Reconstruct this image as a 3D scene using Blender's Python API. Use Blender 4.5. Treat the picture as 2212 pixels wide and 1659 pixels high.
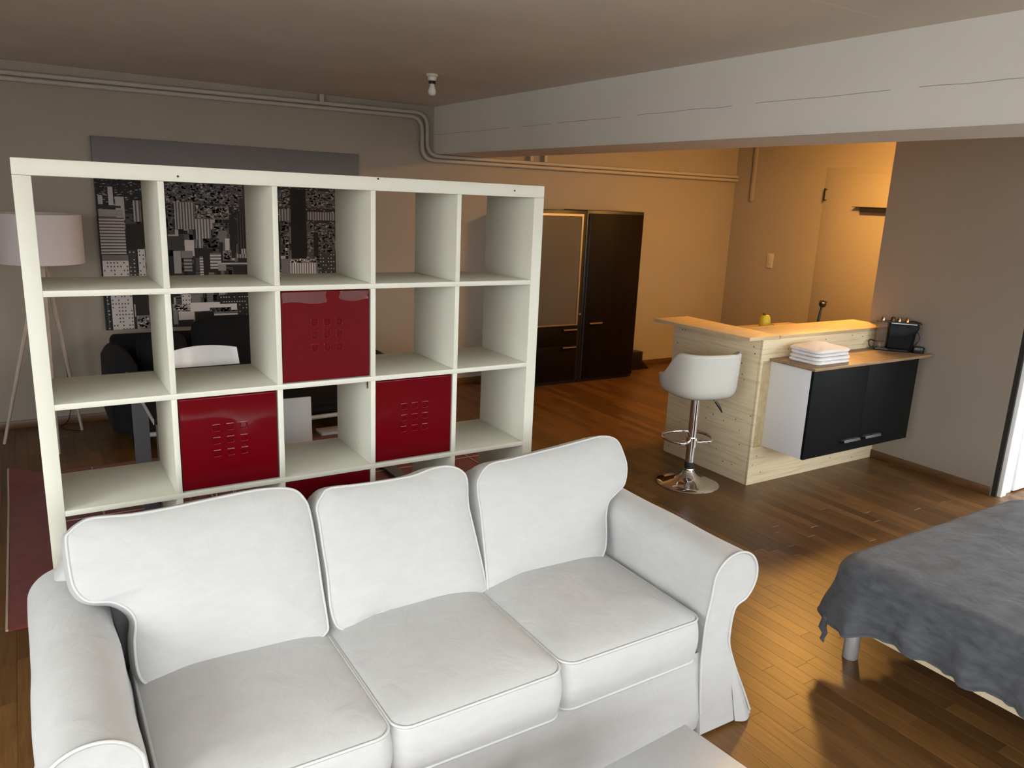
import bpy, bmesh, math, random
from mathutils import Vector, Matrix, noise

# ------------------------------------------------------------------ scene, camera, light
scene = bpy.context.scene
for o in list(bpy.data.objects):
    bpy.data.objects.remove(o, do_unlink=True)
COL = scene.collection
R_ = math.radians
random.seed(7)

CAM = Vector((0.005867, -2.696346, 1.797234))
F_PX, ROLL, PITCH, YAW = 1661.63, 0.0435507, -0.2370545, 0.5695253
def cam_axes():
    cy, sy, cp, sp, cr, sr = math.cos(YAW), math.sin(YAW), math.cos(PITCH), math.sin(PITCH), math.cos(ROLL), math.sin(ROLL)
    f = Vector((sy*cp, cy*cp, sp)); rt = Vector((cy, -sy, 0)); up = rt.cross(f)
    return rt*cr + up*sr, up*cr - rt*sr, f
C_RT, C_UP, C_FW = cam_axes()
cd = bpy.data.cameras.new('camera'); cam = bpy.data.objects.new('camera', cd); COL.objects.link(cam)
m = Matrix.Identity(4)
for i in range(3):
    m[i][0] = C_RT[i]; m[i][1] = C_UP[i]; m[i][2] = -C_FW[i]; m[i][3] = CAM[i]
cam.matrix_world = m
cd.sensor_fit = 'HORIZONTAL'; cd.sensor_width = 36.0; cd.lens = F_PX/2212*36.0; cd.clip_start = 0.02; cd.clip_end = 100
scene.camera = cam

vs = scene.view_settings
vs.view_transform = 'Standard'; vs.look = 'None'; vs.gamma = 1.0; vs.use_curve_mapping = False
vs.exposure = 0.30
scene.display_settings.display_device = 'sRGB'

scene.cycles.use_adaptive_sampling = True; scene.cycles.adaptive_threshold = 0.04
scene.cycles.max_bounces = 6; scene.cycles.diffuse_bounces = 4; scene.cycles.glossy_bounces = 3; scene.cycles.transmission_bounces = 4
scene.cycles.caustics_reflective = False; scene.cycles.caustics_refractive = False

# overcast sky (brighter towards the zenith) over dim ground
SKY = 21.5
world = bpy.data.worlds.new('overcast_sky'); scene.world = world; world.use_nodes = True
wt_ = world.node_tree; wn = wt_.nodes; wl = wt_.links
tc = wn.new('ShaderNodeTexCoord'); sx = wn.new('ShaderNodeSeparateXYZ'); wl.new(tc.outputs['Generated'], sx.inputs[0])
cr_ = wn.new('ShaderNodeValToRGB'); mr_ = wn.new('ShaderNodeMapRange'); mr_.inputs[1].default_value = -1.0; mr_.inputs[2].default_value = 1.0
wl.new(sx.outputs[2], mr_.inputs[0]); wl.new(mr_.outputs[0], cr_.inputs[0])
el = cr_.color_ramp.elements
el[0].position = 0.0; el[0].color = (0.13, 0.128, 0.12, 1); el[1].position = 1.0; el[1].color = (0.93, 0.97, 1.0, 1)
for pos, v in ((0.49, 0.15), (0.53, 0.27), (0.75, 0.66)):
    e = el.new(pos); e.color = (v*0.95, v*0.98, v*1.0, 1)
wl.new(cr_.outputs[0], wn['Background'].inputs[0]); wn['Background'].inputs[1].default_value = SKY

# the windows behind the camera; portals guide the sampling of the sky through them
Y_FRONT = -4.3
WINDOWS = [(-2.45, -1.55), (-1.40, 0.30), (0.50, 1.90), (2.80, 3.75), (4.50, 6.85)]
WZ0, WZ1 = 0.95, 2.48
SIDE_WIN = (-3.20, -0.55)                     # one more in the right-hand wall, beyond the bed
FILL_WIN = (-4.10, -0.90)                     # unseen left-wall window, added as fill for faces turned left
def portal(loc, rot, w, h):
    ld = bpy.data.lights.new('window_portal', 'AREA'); ld.shape = 'RECTANGLE'
    ld.size = w; ld.size_y = h; ld.energy = 1.0; ld.cycles.is_portal = True
    lo = bpy.data.objects.new('window_portal', ld); COL.objects.link(lo); lo.location = loc; lo.rotation_euler = rot
for a, b in WINDOWS:
    portal(((a+b)/2, Y_FRONT-0.01, (WZ0+WZ1)/2), (R_(90), 0, 0), b-a, WZ1-WZ0)
portal((-2.61, sum(FILL_WIN)/2, (WZ0+WZ1)/2), (R_(90), 0, R_(-90)), FILL_WIN[1]-FILL_WIN[0], WZ1-WZ0)
portal((7.13, sum(SIDE_WIN)/2, (WZ0+WZ1)/2), (R_(90), 0, R_(90)), SIDE_WIN[1]-SIDE_WIN[0], WZ1-WZ0)
KITCHEN_LAMP = (5.9, 1.3, 2.42); KITCHEN_E = 225.0; KITCHEN_COL = (1.0, 0.50, 0.115)

# ------------------------------------------------------------------ materials
MATS = {}
def new_mat(name):
    m = bpy.data.materials.new(name); m.use_nodes = True
    nt = m.node_tree; b = nt.nodes['Principled BSDF']
    MATS[name] = m
    return m, nt, b
def N(nt, typ, **kw):
    n = nt.nodes.new(typ)
    for k, v in kw.items():
        if k.startswith('i_'):
            key = k[2:]
            key = int(key) if key.isdigit() else key
            n.inputs[key].default_value = v
        else:
            setattr(n, k, v)
    return n
def coords(nt, scale=(1, 1, 1), kind='Object', loc=(0, 0, 0), rot=(0, 0, 0)):
    t = N(nt, 'ShaderNodeTexCoord'); mp = N(nt, 'ShaderNodeMapping')
    mp.inputs['Scale'].default_value = scale; mp.inputs['Location'].default_value = loc; mp.inputs['Rotation'].default_value = rot
    nt.links.new(t.outputs[kind], mp.inputs[0]); return mp.outputs[0]
def ramp(nt, fac, stops):
    r = N(nt, 'ShaderNodeValToRGB')
    el = r.color_ramp.elements
    while len(el) < len(stops): el.new(0.5)
    for e, (p, c) in zip(el, stops):
        e.position = p; e.color = (c[0], c[1], c[2], 1)
    nt.links.new(fac, r.inputs[0]); return r.outputs[0]
def bump(nt, b, height, strength=0.2, dist=0.01):
    n = N(nt, 'ShaderNodeBump'); n.inputs['Strength'].default_value = strength; n.inputs['Distance'].default_value = dist
    nt.links.new(height, n.inputs['Height']); nt.links.new(n.outputs[0], b.inputs['Normal']); return n
def plain(name, col, rough=0.5, metal=0.0, spec=0.5, nscale=0, nbump=0.0, vary=0.0, coat=0.0):
    m, nt, b = new_mat(name)
    b.inputs['Base Color'].default_value = (*col, 1); b.inputs['Roughness'].default_value = rough
    b.inputs['Metallic'].default_value = metal; b.inputs['Specular IOR Level'].default_value = spec
    b.inputs['Coat Weight'].default_value = coat
    if nscale:
        t = N(nt, 'ShaderNodeTexNoise', i_Scale=nscale, i_Detail=4.0)
        nt.links.new(coords(nt), t.inputs['Vector'])
        if nbump: bump(nt, b, t.outputs['Fac'], nbump, 0.01)
        if vary:
            c = ramp(nt, t.outputs['Fac'], [(0.3, [x*(1-vary) for x in col]), (0.7, [min(1, x*(1+vary)) for x in col])])
            nt.links.new(c, b.inputs['Base Color'])
    return m
def paint(name, col, vary=0.03, rough=0.85, streak=None, lines=None, lump=0.06):
    """wall paint: faint roller lumps; optional board lines of the concrete formwork"""
    m, nt, b = new_mat(name); b.inputs['Roughness'].default_value = rough; b.inputs['Specular IOR Level'].default_value = 0.25
    v = coords(nt)
    t = N(nt, 'ShaderNodeTexNoise', i_Scale=1.6, i_Detail=5.0); nt.links.new(v, t.inputs['Vector'])
    c = ramp(nt, t.outputs['Fac'], [(0.3, [x*(1-vary) for x in col]), (0.7, [min(1, x*(1+vary)) for x in col])])
    f = N(nt, 'ShaderNodeTexNoise', i_Scale=120.0, i_Detail=3.0); nt.links.new(v, f.inputs['Vector'])
    h = f.outputs['Fac']
    if lines:
        axis, period, off, width, dark = lines
        sp = N(nt, 'ShaderNodeSeparateXYZ'); nt.links.new(v, sp.inputs[0])
        wob = N(nt, 'ShaderNodeTexNoise', i_Scale=3.0, i_Detail=6.0); nt.links.new(v, wob.inputs['Vector'])
        ma = N(nt, 'ShaderNodeMath', operation='MULTIPLY_ADD'); nt.links.new(wob.outputs['Fac'], ma.inputs[0]); ma.inputs[1].default_value = 0.02
        nt.links.new(sp.outputs[axis], ma.inputs[2])
        ad = N(nt, 'ShaderNodeMath', operation='ADD'); nt.links.new(ma.outputs[0], ad.inputs[0]); ad.inputs[1].default_value = off
        pp = N(nt, 'ShaderNodeMath', operation='PINGPONG'); nt.links.new(ad.outputs[0], pp.inputs[0]); pp.inputs[1].default_value = period/2
        lt = N(nt, 'ShaderNodeMath', operation='LESS_THAN'); nt.links.new(pp.outputs[0], lt.inputs[0]); lt.inputs[1].default_value = width
        br = N(nt, 'ShaderNodeTexNoise', i_Scale=2.2, i_Detail=2.0); nt.links.new(v, br.inputs['Vector'])
        gt = N(nt, 'ShaderNodeMath', operation='GREATER_THAN'); nt.links.new(br.outputs['Fac'], gt.inputs[0]); gt.inputs[1].default_value = 0.40
        mu = N(nt, 'ShaderNodeMath', operation='MULTIPLY'); nt.links.new(lt.outputs[0], mu.inputs[0]); nt.links.new(gt.outputs[0], mu.inputs[1])
        mx = N(nt, 'ShaderNodeMix', data_type='RGBA'); nt.links.new(mu.outputs[0], mx.inputs['Factor'])
        nt.links.new(c, mx.inputs['A']); mx.inputs['B'].default_value = (*[x*dark for x in col], 1)
        c = mx.outputs['Result']
    nt.links.new(c, b.inputs['Base Color'])
    bump(nt, b, h, lump, 0.003)
    return m
def fabric(name, col, weave=900.0, vary=0.05, fold=0.25, sheen=0.2, rough=0.9, patch=14.0):
    m, nt, b = new_mat(name); b.inputs['Roughness'].default_value = rough; b.inputs['Specular IOR Level'].default_value = 0.2
    b.inputs['Sheen Weight'].default_value = sheen; b.inputs['Sheen Roughness'].default_value = 0.5
    v = coords(nt)
    t = N(nt, 'ShaderNodeTexNoise', i_Scale=patch, i_Detail=6.0, i_Roughness=0.65); nt.links.new(coords(nt, (1, 1, 3)), t.inputs['Vector'])
    c = ramp(nt, t.outputs['Fac'], [(0.3, [x*(1-vary) for x in col]), (0.7, [min(1, x*(1+vary)) for x in col])])
    nt.links.new(c, b.inputs['Base Color'])
    w = N(nt, 'ShaderNodeTexNoise', i_Scale=weave, i_Detail=2.0); nt.links.new(v, w.inputs['Vector'])
    w2 = N(nt, 'ShaderNodeTexNoise', i_Scale=9.0, i_Detail=5.0, i_Distortion=1.2); nt.links.new(v, w2.inputs['Vector'])
    ad = N(nt, 'ShaderNodeMath', operation='MULTIPLY_ADD'); nt.links.new(w.outputs['Fac'], ad.inputs[0]); ad.inputs[1].default_value = 0.12
    nt.links.new(w2.outputs['Fac'], ad.inputs[2])
    bump(nt, b, ad.outputs[0], fold, 0.012)
    return m
def wood(name, dark, light, along='Z', rough=0.45, grain=(60, 60, 3), coat=0.0, rnd=False, knots=0.0, contrast=(0.3, 0.7), spec=0.5):
    m, nt, b = new_mat(name); b.inputs['Roughness'].default_value = rough; b.inputs['Coat Weight'].default_value = coat
    b.inputs['Specular IOR Level'].default_value = spec
    v = coords(nt)
    if rnd:
        oi = N(nt, 'ShaderNodeObjectInfo'); va = N(nt, 'ShaderNodeVectorMath', operation='SCALE')
        cb = N(nt, 'ShaderNodeCombineXYZ'); nt.links.new(oi.outputs['Random'], cb.inputs[0]); nt.links.new(oi.outputs['Random'], cb.inputs[1])
        nt.links.new(cb.outputs[0], va.inputs[0]); va.inputs['Scale'].default_value = 37.0
        ad = N(nt, 'ShaderNodeVectorMath', operation='ADD'); nt.links.new(v, ad.inputs[0]); nt.links.new(va.outputs[0], ad.inputs[1]); v = ad.outputs[0]
    mp = N(nt, 'ShaderNodeMapping'); mp.inputs['Scale'].default_value = grain; nt.links.new(v, mp.inputs[0])
    t = N(nt, 'ShaderNodeTexNoise', i_Scale=1.0, i_Detail=6.0, i_Roughness=0.6, i_Distortion=0.6); nt.links.new(mp.outputs[0], t.inputs['Vector'])
    c = ramp(nt, t.outputs['Fac'], [(contrast[0], dark), (contrast[1], light)])
    if rnd:
        hs = N(nt, 'ShaderNodeHueSaturation'); nt.links.new(c, hs.inputs['Color'])
        mr = N(nt, 'ShaderNodeMapRange'); nt.links.new(oi.outputs['Random'], mr.inputs[0]); mr.inputs[3].default_value = 0.70; mr.inputs[4].default_value = 1.32
        nt.links.new(mr.outputs[0], hs.inputs['Value']); c = hs.outputs[0]
    if knots:
        vo = N(nt, 'ShaderNodeTexVoronoi', i_Scale=knots); nt.links.new(v, vo.inputs['Vector'])
        nz = N(nt, 'ShaderNodeTexNoise', i_Scale=25.0); nt.links.new(v, nz.inputs['Vector'])
        k = ramp(nt, vo.outputs['Distance'], [(0.06, (1, 1, 1)), (0.10, (0, 0, 0))])
        mx = N(nt, 'ShaderNodeMix', data_type='RGBA'); nt.links.new(k, mx.inputs['Factor']); nt.links.new(c, mx.inputs['A'])
        mx.inputs['B'].default_value = (dark[0]*0.42, dark[1]*0.36, dark[2]*0.3, 1); c = mx.outputs['Result']
    nt.links.new(c, b.inputs['Base Color'])
    bump(nt, b, t.outputs['Fac'], 0.08, 0.002)
    return m

paint('paint_white_dim', (0.365, 0.32, 0.262))  # white paint, darkened in its colour to dim the visible walls
paint('paint_fill', (0.86, 0.85, 0.82))  # lighter copy for the unseen front and left walls, added to bounce fill light
paint('paint_ceiling', (0.76, 0.70, 0.60), lines=(1, 1.0, -1.35, 0.003, 1.16), vary=0.05)
paint('paint_beam', (0.80, 0.775, 0.715), lines=(2, 0.80, -2.322, 0.0016, 0.5))
paint('paint_greige', (0.31, 0.27, 0.222), vary=0.02)
paint('paint_pipe', (0.47, 0.43, 0.37), rough=0.5)
plain('paint_door', (0.90, 0.91, 0.92), 0.45, nscale=8, nbump=0.05, vary=0.02)
plain('dark_gap', (0.02, 0.018, 0.016), 0.8)
fabric('linen_white', (0.475, 0.472, 0.466), vary=0.035, fold=0.38)
plain('piping_white', (0.52, 0.517, 0.51), 0.85, nscale=400, nbump=0.2)
fabric('fleece_grey', (0.072, 0.076, 0.087), weave=700, vary=0.34, fold=0.6, sheen=0.15, patch=12.0)
fabric('fabric_black', (0.010, 0.010, 0.011), sheen=0.02, vary=0.1)
fabric('fabric_charcoal', (0.016, 0.016, 0.018), sheen=0.02, vary=0.1)
fabric('towel_white', (0.82, 0.80, 0.80), weave=260, fold=0.6, vary=0.03)
fabric('rug_red', (0.165, 0.032, 0.023), weave=500, fold=0.3, vary=0.18, sheen=0.1)
plain('rug_binding', (0.42, 0.30, 0.24), 0.9, nscale=300, nbump=0.3)
plain('shelf_white', (0.68, 0.67, 0.575), 0.38, nscale=30, vary=0.01)
wood('oak_strip', (0.098, 0.044, 0.0125), (0.160, 0.076, 0.024), grain=(70, 5, 20), rough=0.36, rnd=True, spec=0.4)
wood('oak_baseboard', (0.09, 0.04, 0.014), (0.15, 0.07, 0.025), grain=(8, 8, 60), rough=0.4)
plain('floor_joint', (0.05, 0.022, 0.008), 0.7)
wood('plywood', (0.62, 0.485, 0.30), (0.82, 0.69, 0.47), grain=(2.6, 2.6, 75), rough=0.6, knots=15.0, contrast=(0.28, 0.50))
wood('plywood_top', (0.60, 0.44, 0.25), (0.78, 0.60, 0.36), grain=(5, 45, 45), rough=0.5, knots=8.0)
wood('plywood_edge', (0.32, 0.25, 0.16), (0.55, 0.46, 0.32), grain=(6, 6, 260), rough=0.7)
wood('pine_edge', (0.52, 0.38, 0.20), (0.70, 0.58, 0.36), grain=(20, 20, 24), rough=0.6)
wood('worktop_oak', (0.20, 0.125, 0.065), (0.40, 0.27, 0.15), grain=(6, 60, 60), rough=0.45)
wood('veneer_dark', (0.004, 0.0026, 0.002), (0.010, 0.006, 0.004), grain=(50, 50, 2), rough=0.5, spec=0.08)
plain('carcass_black', (0.008, 0.008, 0.009), 0.45)
plain('melamine_white', (0.80, 0.80, 0.82), 0.35)
plain('door_anthracite', (0.006, 0.0072, 0.0075), 0.55, spec=0.1, nscale=40, vary=0.05)
plain('chrome', (0.82, 0.82, 0.83), 0.07, metal=1.0)
plain('alu_brushed', (0.60, 0.60, 0.61), 0.36, metal=0.55)
plain('steel_grey', (0.23, 0.235, 0.25), 0.4, metal=0.8)
plain('alu_handle', (0.66, 0.62, 0.56), 0.3, metal=1.0)
plain('handle_grey', (0.06, 0.06, 0.062), 0.5)
plain('leather_white', (0.62, 0.615, 0.575), 0.45, nscale=60, nbump=0.12)
plain('plastic_white', (0.82, 0.80, 0.79), 0.22)
plain('plastic_black', (0.006, 0.006, 0.007), 0.3)
plain('plastic_gloss', (0.004, 0.005, 0.007), 0.3, spec=0.1)
plain('rubber_black', (0.010, 0.010, 0.010), 0.7)
plain('yellow_plastic', (0.80, 0.55, 0.02), 0.45)
plain('brown_cap', (0.10, 0.04, 0.012), 0.5)
plain('switch_white', (0.52, 0.48, 0.42), 0.4)
plain('capsule_copper', (0.55, 0.24, 0.12), 0.22, metal=1.0)
plain('capsule_brown', (0.10, 0.055, 0.03), 0.35, metal=0.8)
plain('capsule_bronze', (0.40, 0.27, 0.17), 0.25, metal=1.0)
plain('brass', (0.62, 0.45, 0.2), 0.3, metal=1.0)
plain('porcelain', (0.70, 0.66, 0.55), 0.3)
plain('bulb_glass', (0.80, 0.78, 0.74), 0.15)
plain('tabletop_grey', (0.42, 0.455, 0.48), 0.35, nscale=90, vary=0.02)
plain('tabletop_dark', (0.014, 0.010, 0.009), 0.6, spec=0.1)
plain('table_edge', (0.45, 0.43, 0.41), 0.4)
plain('lamp_shade', (0.70, 0.64, 0.635), 0.9, nscale=300, nbump=0.1)
wood('lamp_leg', (0.40, 0.32, 0.26), (0.55, 0.47, 0.40), grain=(40, 40, 3), rough=0.5)
plain('bed_slat', (0.74, 0.62, 0.42), 0.5)
fabric('mattress_white', (0.70, 0.70, 0.70))
plain('canvas_edge', (0.10, 0.09, 0.09), 0.8)
plain('cable_black', (0.006, 0.006, 0.006), 0.4)
plain('frosted_glass', (0.09, 0.082, 0.07), 0.3, nscale=3, vary=0.06)
plain('hood_black', (0.02, 0.018, 0.015), 0.4)
# red lacquer with slow waviness
m, nt, b = new_mat('red_lacquer')
b.inputs['Base Color'].default_value = (0.115, 0.0008, 0.004, 1); b.inputs['Roughness'].default_value = 0.07; b.inputs['Specular IOR Level'].default_value = 0.32
t = N(nt, 'ShaderNodeTexNoise', i_Scale=7.0, i_Detail=1.0); nt.links.new(coords(nt), t.inputs['Vector']); bump(nt, b, t.outputs['Fac'], 0.12, 0.01)
# clear plastics
def clear(name, tint, mixf, rough=0.05):
    m, nt, b = new_mat(name)
    tr = N(nt, 'ShaderNodeBsdfTransparent'); tr.inputs[0].default_value = (*tint, 1)
    gl = N(nt, 'ShaderNodeBsdfGlossy'); gl.inputs['Roughness'].default_value = rough; gl.inputs[0].default_value = (0.9, 0.9, 0.9, 1)
    mx = N(nt, 'ShaderNodeMixShader'); mx.inputs[0].default_value = mixf
    nt.links.new(tr.outputs[0], mx.inputs[1]); nt.links.new(gl.outputs[0], mx.inputs[2])
    nt.links.new(mx.outputs[0], nt.nodes['Material Output'].inputs['Surface'])
clear('clear_tank', (0.80, 0.74, 0.68), 0.10)
clear('clear_tape', (0.92, 0.75, 0.72), 0.09, 0.2)
clear('window_glass', (0.97, 0.98, 0.98), 0.04)
# lit lamp
m, nt, b = new_mat('lamp_glow')
b.inputs['Base Color'].default_value = (0.9, 0.8, 0.6, 1); b.inputs['Emission Color'].default_value = (*KITCHEN_COL, 1); b.inputs['Emission Strength'].default_value = KITCHEN_E
# printed city picture: tone comes from a face colour
m, nt, b = new_mat('city_print'); b.inputs['Roughness'].default_value = 0.75; b.inputs['Specular IOR Level'].default_value = 0.2
at = N(nt, 'ShaderNodeVertexColor', layer_name='tone'); nt.links.new(at.outputs['Color'], b.inputs['Base Color'])
# floor strips too far away to be objects of their own
m, nt, b = new_mat('oak_strip_joined'); b.inputs['Roughness'].default_value = 0.36; b.inputs['Specular IOR Level'].default_value = 0.4
at = N(nt, 'ShaderNodeVertexColor', layer_name='tone')
t = N(nt, 'ShaderNodeTexNoise', i_Scale=1.0, i_Detail=6.0, i_Roughness=0.6, i_Distortion=0.6); nt.links.new(coords(nt, (70, 5, 20)), t.inputs['Vector'])
c = ramp(nt, t.outputs['Fac'], [(0.3, (0.098, 0.044, 0.0125)), (0.7, (0.160, 0.076, 0.024))])
mx = N(nt, 'ShaderNodeMix', data_type='RGBA', blend_type='MULTIPLY'); mx.inputs['Factor'].default_value = 1.0
nt.links.new(c, mx.inputs['A']); nt.links.new(at.outputs['Color'], mx.inputs['B']); nt.links.new(mx.outputs['Result'], b.inputs['Base Color'])

# ------------------------------------------------------------------ mesh helpers
class MB:
    def __init__(s): s.v = []; s.f = []; s.c = []
    def quadbox(s, a0, a1, b0, b1, c0, c1):
        n = len(s.v)
        s.v += [(a0, b0, c0), (a1, b0, c0), (a1, b1, c0), (a0, b1, c0), (a0, b0, c1), (a1, b0, c1), (a1, b1, c1), (a0, b1, c1)]
        s.f += [(n+3, n+2, n+1, n), (n+4, n+5, n+6, n+7), (n, n+1, n+5, n+4), (n+1, n+2, n+6, n+5), (n+2, n+3, n+7, n+6), (n+3, n, n+4, n+7)]
        return s
    def grid(s, rows, close_u=False, close_v=False, flip=False):
        """rows: list of lists of points"""
        n = len(s.v); R = len(rows); Cn = len(rows[0])
        for r in rows: s.v += [tuple(p) for p in r]
        for i in range(R if close_v else R-1):
            for j in range(Cn if close_u else Cn-1):
                a = n+i*Cn+j; b = n+i*Cn+(j+1) % Cn; c = n+((i+1) % R)*Cn+(j+1) % Cn; d = n+((i+1) % R)*Cn+j
                s.f.append((d, c, b, a) if flip else (a, b, c, d))
        return s
    def cap(s, ring, flip=False):
        n = len(s.v); s.v += [tuple(p) for p in ring]; f = tuple(range(n, n+len(ring))); s.f.append(f[::-1] if flip else f); return s
    def tube(s, path, r, n=8, closed=False, caps=True):
        P = [Vector(p) for p in path]; rows = []; up = None
        for i, p in enumerate(P):
            if closed: t = P[(i+1) % len(P)]-P[i-1]
            else: t = P[min(i+1, len(P)-1)]-P[max(i-1, 0)]
            t.normalize()
            if up is None:
                up = Vector((0, 0, 1)) if abs(t.z) < 0.9 else Vector((1, 0, 0))
            up = (up-t*up.dot(t)).normalized(); sd = t.cross(up)
            rr = r[i] if isinstance(r, (list, tuple)) else r
            rows.append([p+(sd*math.cos(2*math.pi*k/n)+up*math.sin(2*math.pi*k/n))*rr for k in range(n)])
        s.grid(rows, close_u=True, close_v=closed)
        if caps and not closed:
            s.cap(rows[0], True); s.cap(rows[-1])
        return s
    def lathe(s, prof, c=(0, 0, 0), n=24, caps=True):
        rows = [[(c[0]+r*math.cos(2*math.pi*k/n), c[1]+r*math.sin(2*math.pi*k/n), c[2]+z) for k in range(n)] for r, z in prof]
        s.grid(rows, close_u=True)
        if caps:
            if prof[0][0] > 1e-5: s.cap(rows[0], True)
            if prof[-1][0] > 1e-5: s.cap(rows[-1])
        return s
    def prism(s, poly, axis, a, b):
        """extrude a 2D polygon along an axis (0,1,2) between a and b"""
        def P(p, w):
            return (w, p[0], p[1]) if axis == 0 else ((p[0], w, p[1]) if axis == 1 else (p[0], p[1], w))
        A = [P(p, a) for p in poly]; B = [P(p, b) for p in poly]
        s.grid([A, B], close_u=True); s.cap(A, True); s.cap(B)
        return s
    def build(s, name, mat, parent=None, bevel=0.0, seg=2, smooth=True, angle=38, local=False, merge=True, tones=None):
        me = bpy.data.meshes.new(name); me.from_pydata(s.v, [], s.f)
        bm = bmesh.new(); bm.from_mesh(me)
        if merge: bmesh.ops.remove_doubles(bm, verts=bm.verts, dist=1e-5)
        if tones is None: bmesh.ops.recalc_face_normals(bm, faces=bm.faces)
        if bevel:
            ed = [e for e in bm.edges if len(e.link_faces) == 2 and e.calc_face_angle(0) > R_(30)]
            bmesh.ops.bevel(bm, geom=ed, offset=bevel, segments=seg, profile=0.5, affect='EDGES', clamp_overlap=True)
        bm.to_mesh(me); bm.free()
        if tones is not None:
            ca = me.color_attributes.new('tone', 'FLOAT_COLOR', 'CORNER')
            for p, t in zip(me.polygons, tones):
                for li in p.loop_indices: ca.data[li].color = (t[0], t[1], t[2], 1)
        if smooth:
            me.shade_smooth(); me.set_sharp_from_angle(angle=R_(angle))
        me.materials.append(MATS[mat])
        o = bpy.data.objects.new(name, me); COL.objects.link(o)
        if parent is not None:
            o.parent = parent
            if not local:
                p = parent; off = Vector((0, 0, 0))
                while p is not None: off += p.location; p = p.parent
                o.location = -off
        return o
def box(*a): return MB().quadbox(*a)
def thing(name, label, cat, loc=(0, 0, 0), rotz=0.0, group=None):
    o = bpy.data.objects.new(name, None); COL.objects.link(o); o.empty_display_size = 0.1
    o.location = loc; o.rotation_euler = (0, 0, rotz); tag(o, label, cat, group); return o
def tag(o, label, cat, group=None):
    o['label'] = label; o['category'] = cat
    if group: o['group'] = group
    return o
def struct(o, label=None):
    o['kind'] = 'structure'
    if label: o['label'] = label
    return o
def copy_tree(root, loc, rotz, label):
    def rec(o, parent):
        c = o.copy(); COL.objects.link(c); c.parent = parent
        for ch in o.children: rec(ch, c)
        return c
    r = rec(root, None); r.location = loc; r.rotation_euler = (0, 0, rotz); r['label'] = label; return r
def arc(cx, cy, r, a0, a1, n):
    return [(cx+r*math.cos(R_(a0+(a1-a0)*i/n)), cy+r*math.sin(R_(a0+(a1-a0)*i/n))) for i in range(n+1)]
def catmull(pts, sub=4, closed=True):
    out = []; n = len(pts)
    for i in range(n if closed else n-1):
        g = lambda k: Vector(pts[(i+k) % n]) if closed else Vector(pts[max(0, min(n-1, i+k))])
        p0, p1, p2, p3 = g(-1), g(0), g(1), g(2)
        for s in range(sub):
            t = s/sub
            out.append(0.5*((2*p1)+(p2-p0)*t+(2*p0-5*p1+4*p2-p3)*t*t+(3*p1-p0-3*p2+p3)*t**3))
    if not closed: out.append(Vector(pts[-1]))
    return out
def rrect(x0, x1, y0, y1, r, n=6):
    return arc(x1-r, y0+r, r, -90, 0, n)+arc(x1-r, y1-r, r, 0, 90, n)+arc(x0+r, y1-r, r, 90, 180, n)+arc(x0+r, y0+r, r, 180, 270, n)
CUSH_L = [(0.037, 0.416), (0.039, 0.318), (0.048, 0.275), (0.075, 0.242), (0.129, 0.228), (0.165, 0.2), (0.181, 0.163), (0.172, 0.11), (0.17, 0.047), (0.177, 0.008), (0.196, -0.01), (0.232, -0.014), (0.313, -0.005), (0.42, -0.003), (0.553, -0.012), (0.648, -0.014), (0.695, 0.002), (0.704, 0.033), (0.704, 0.147), (0.705, 0.245), (0.704, 0.368), (0.694, 0.416), (0.659, 0.454), (0.574, 0.468), (0.456, 0.465), (0.32, 0.457), (0.204, 0.455), (0.108, 0.463), (0.072, 0.452), (0.049, 0.435)]
CUSH_M = [(0.762, -0.007), (0.73, 0.013), (0.721, 0.073), (0.727, 0.162), (0.727, 0.254), (0.728, 0.337), (0.728, 0.385), (0.75, 0.418), (0.782, 0.437), (0.901, 0.432), (1.06, 0.432), (1.151, 0.447), (1.214, 0.445), (1.257, 0.423), (1.273, 0.389), (1.259, 0.301), (1.263, 0.207), (1.268, 0.12), (1.27, 0.028), (1.262, 0.001), (1.212, -0.002), (1.083, 0.004), (0.978, 0.009), (0.887, 0.019), (0.825, 0.006), (0.79, -0.002)]
CUSH_R = [(1.276, -0.002), (1.275, 0.032), (1.289, 0.14), (1.303, 0.267), (1.309, 0.346), (1.323, 0.386), (1.373, 0.427), (1.474, 0.434), (1.677, 0.448), (1.822, 0.46), (1.906, 0.464), (1.971, 0.442), (1.99, 0.382), (1.991, 0.325), (1.963, 0.263), (1.912, 0.234), (1.864, 0.206), (1.839, 0.155), (1.821, 0.078), (1.794, 0.021), (1.744, 0.001), (1.563, 0.008), (1.422, 0.014), (1.342, 0.004)]
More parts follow.
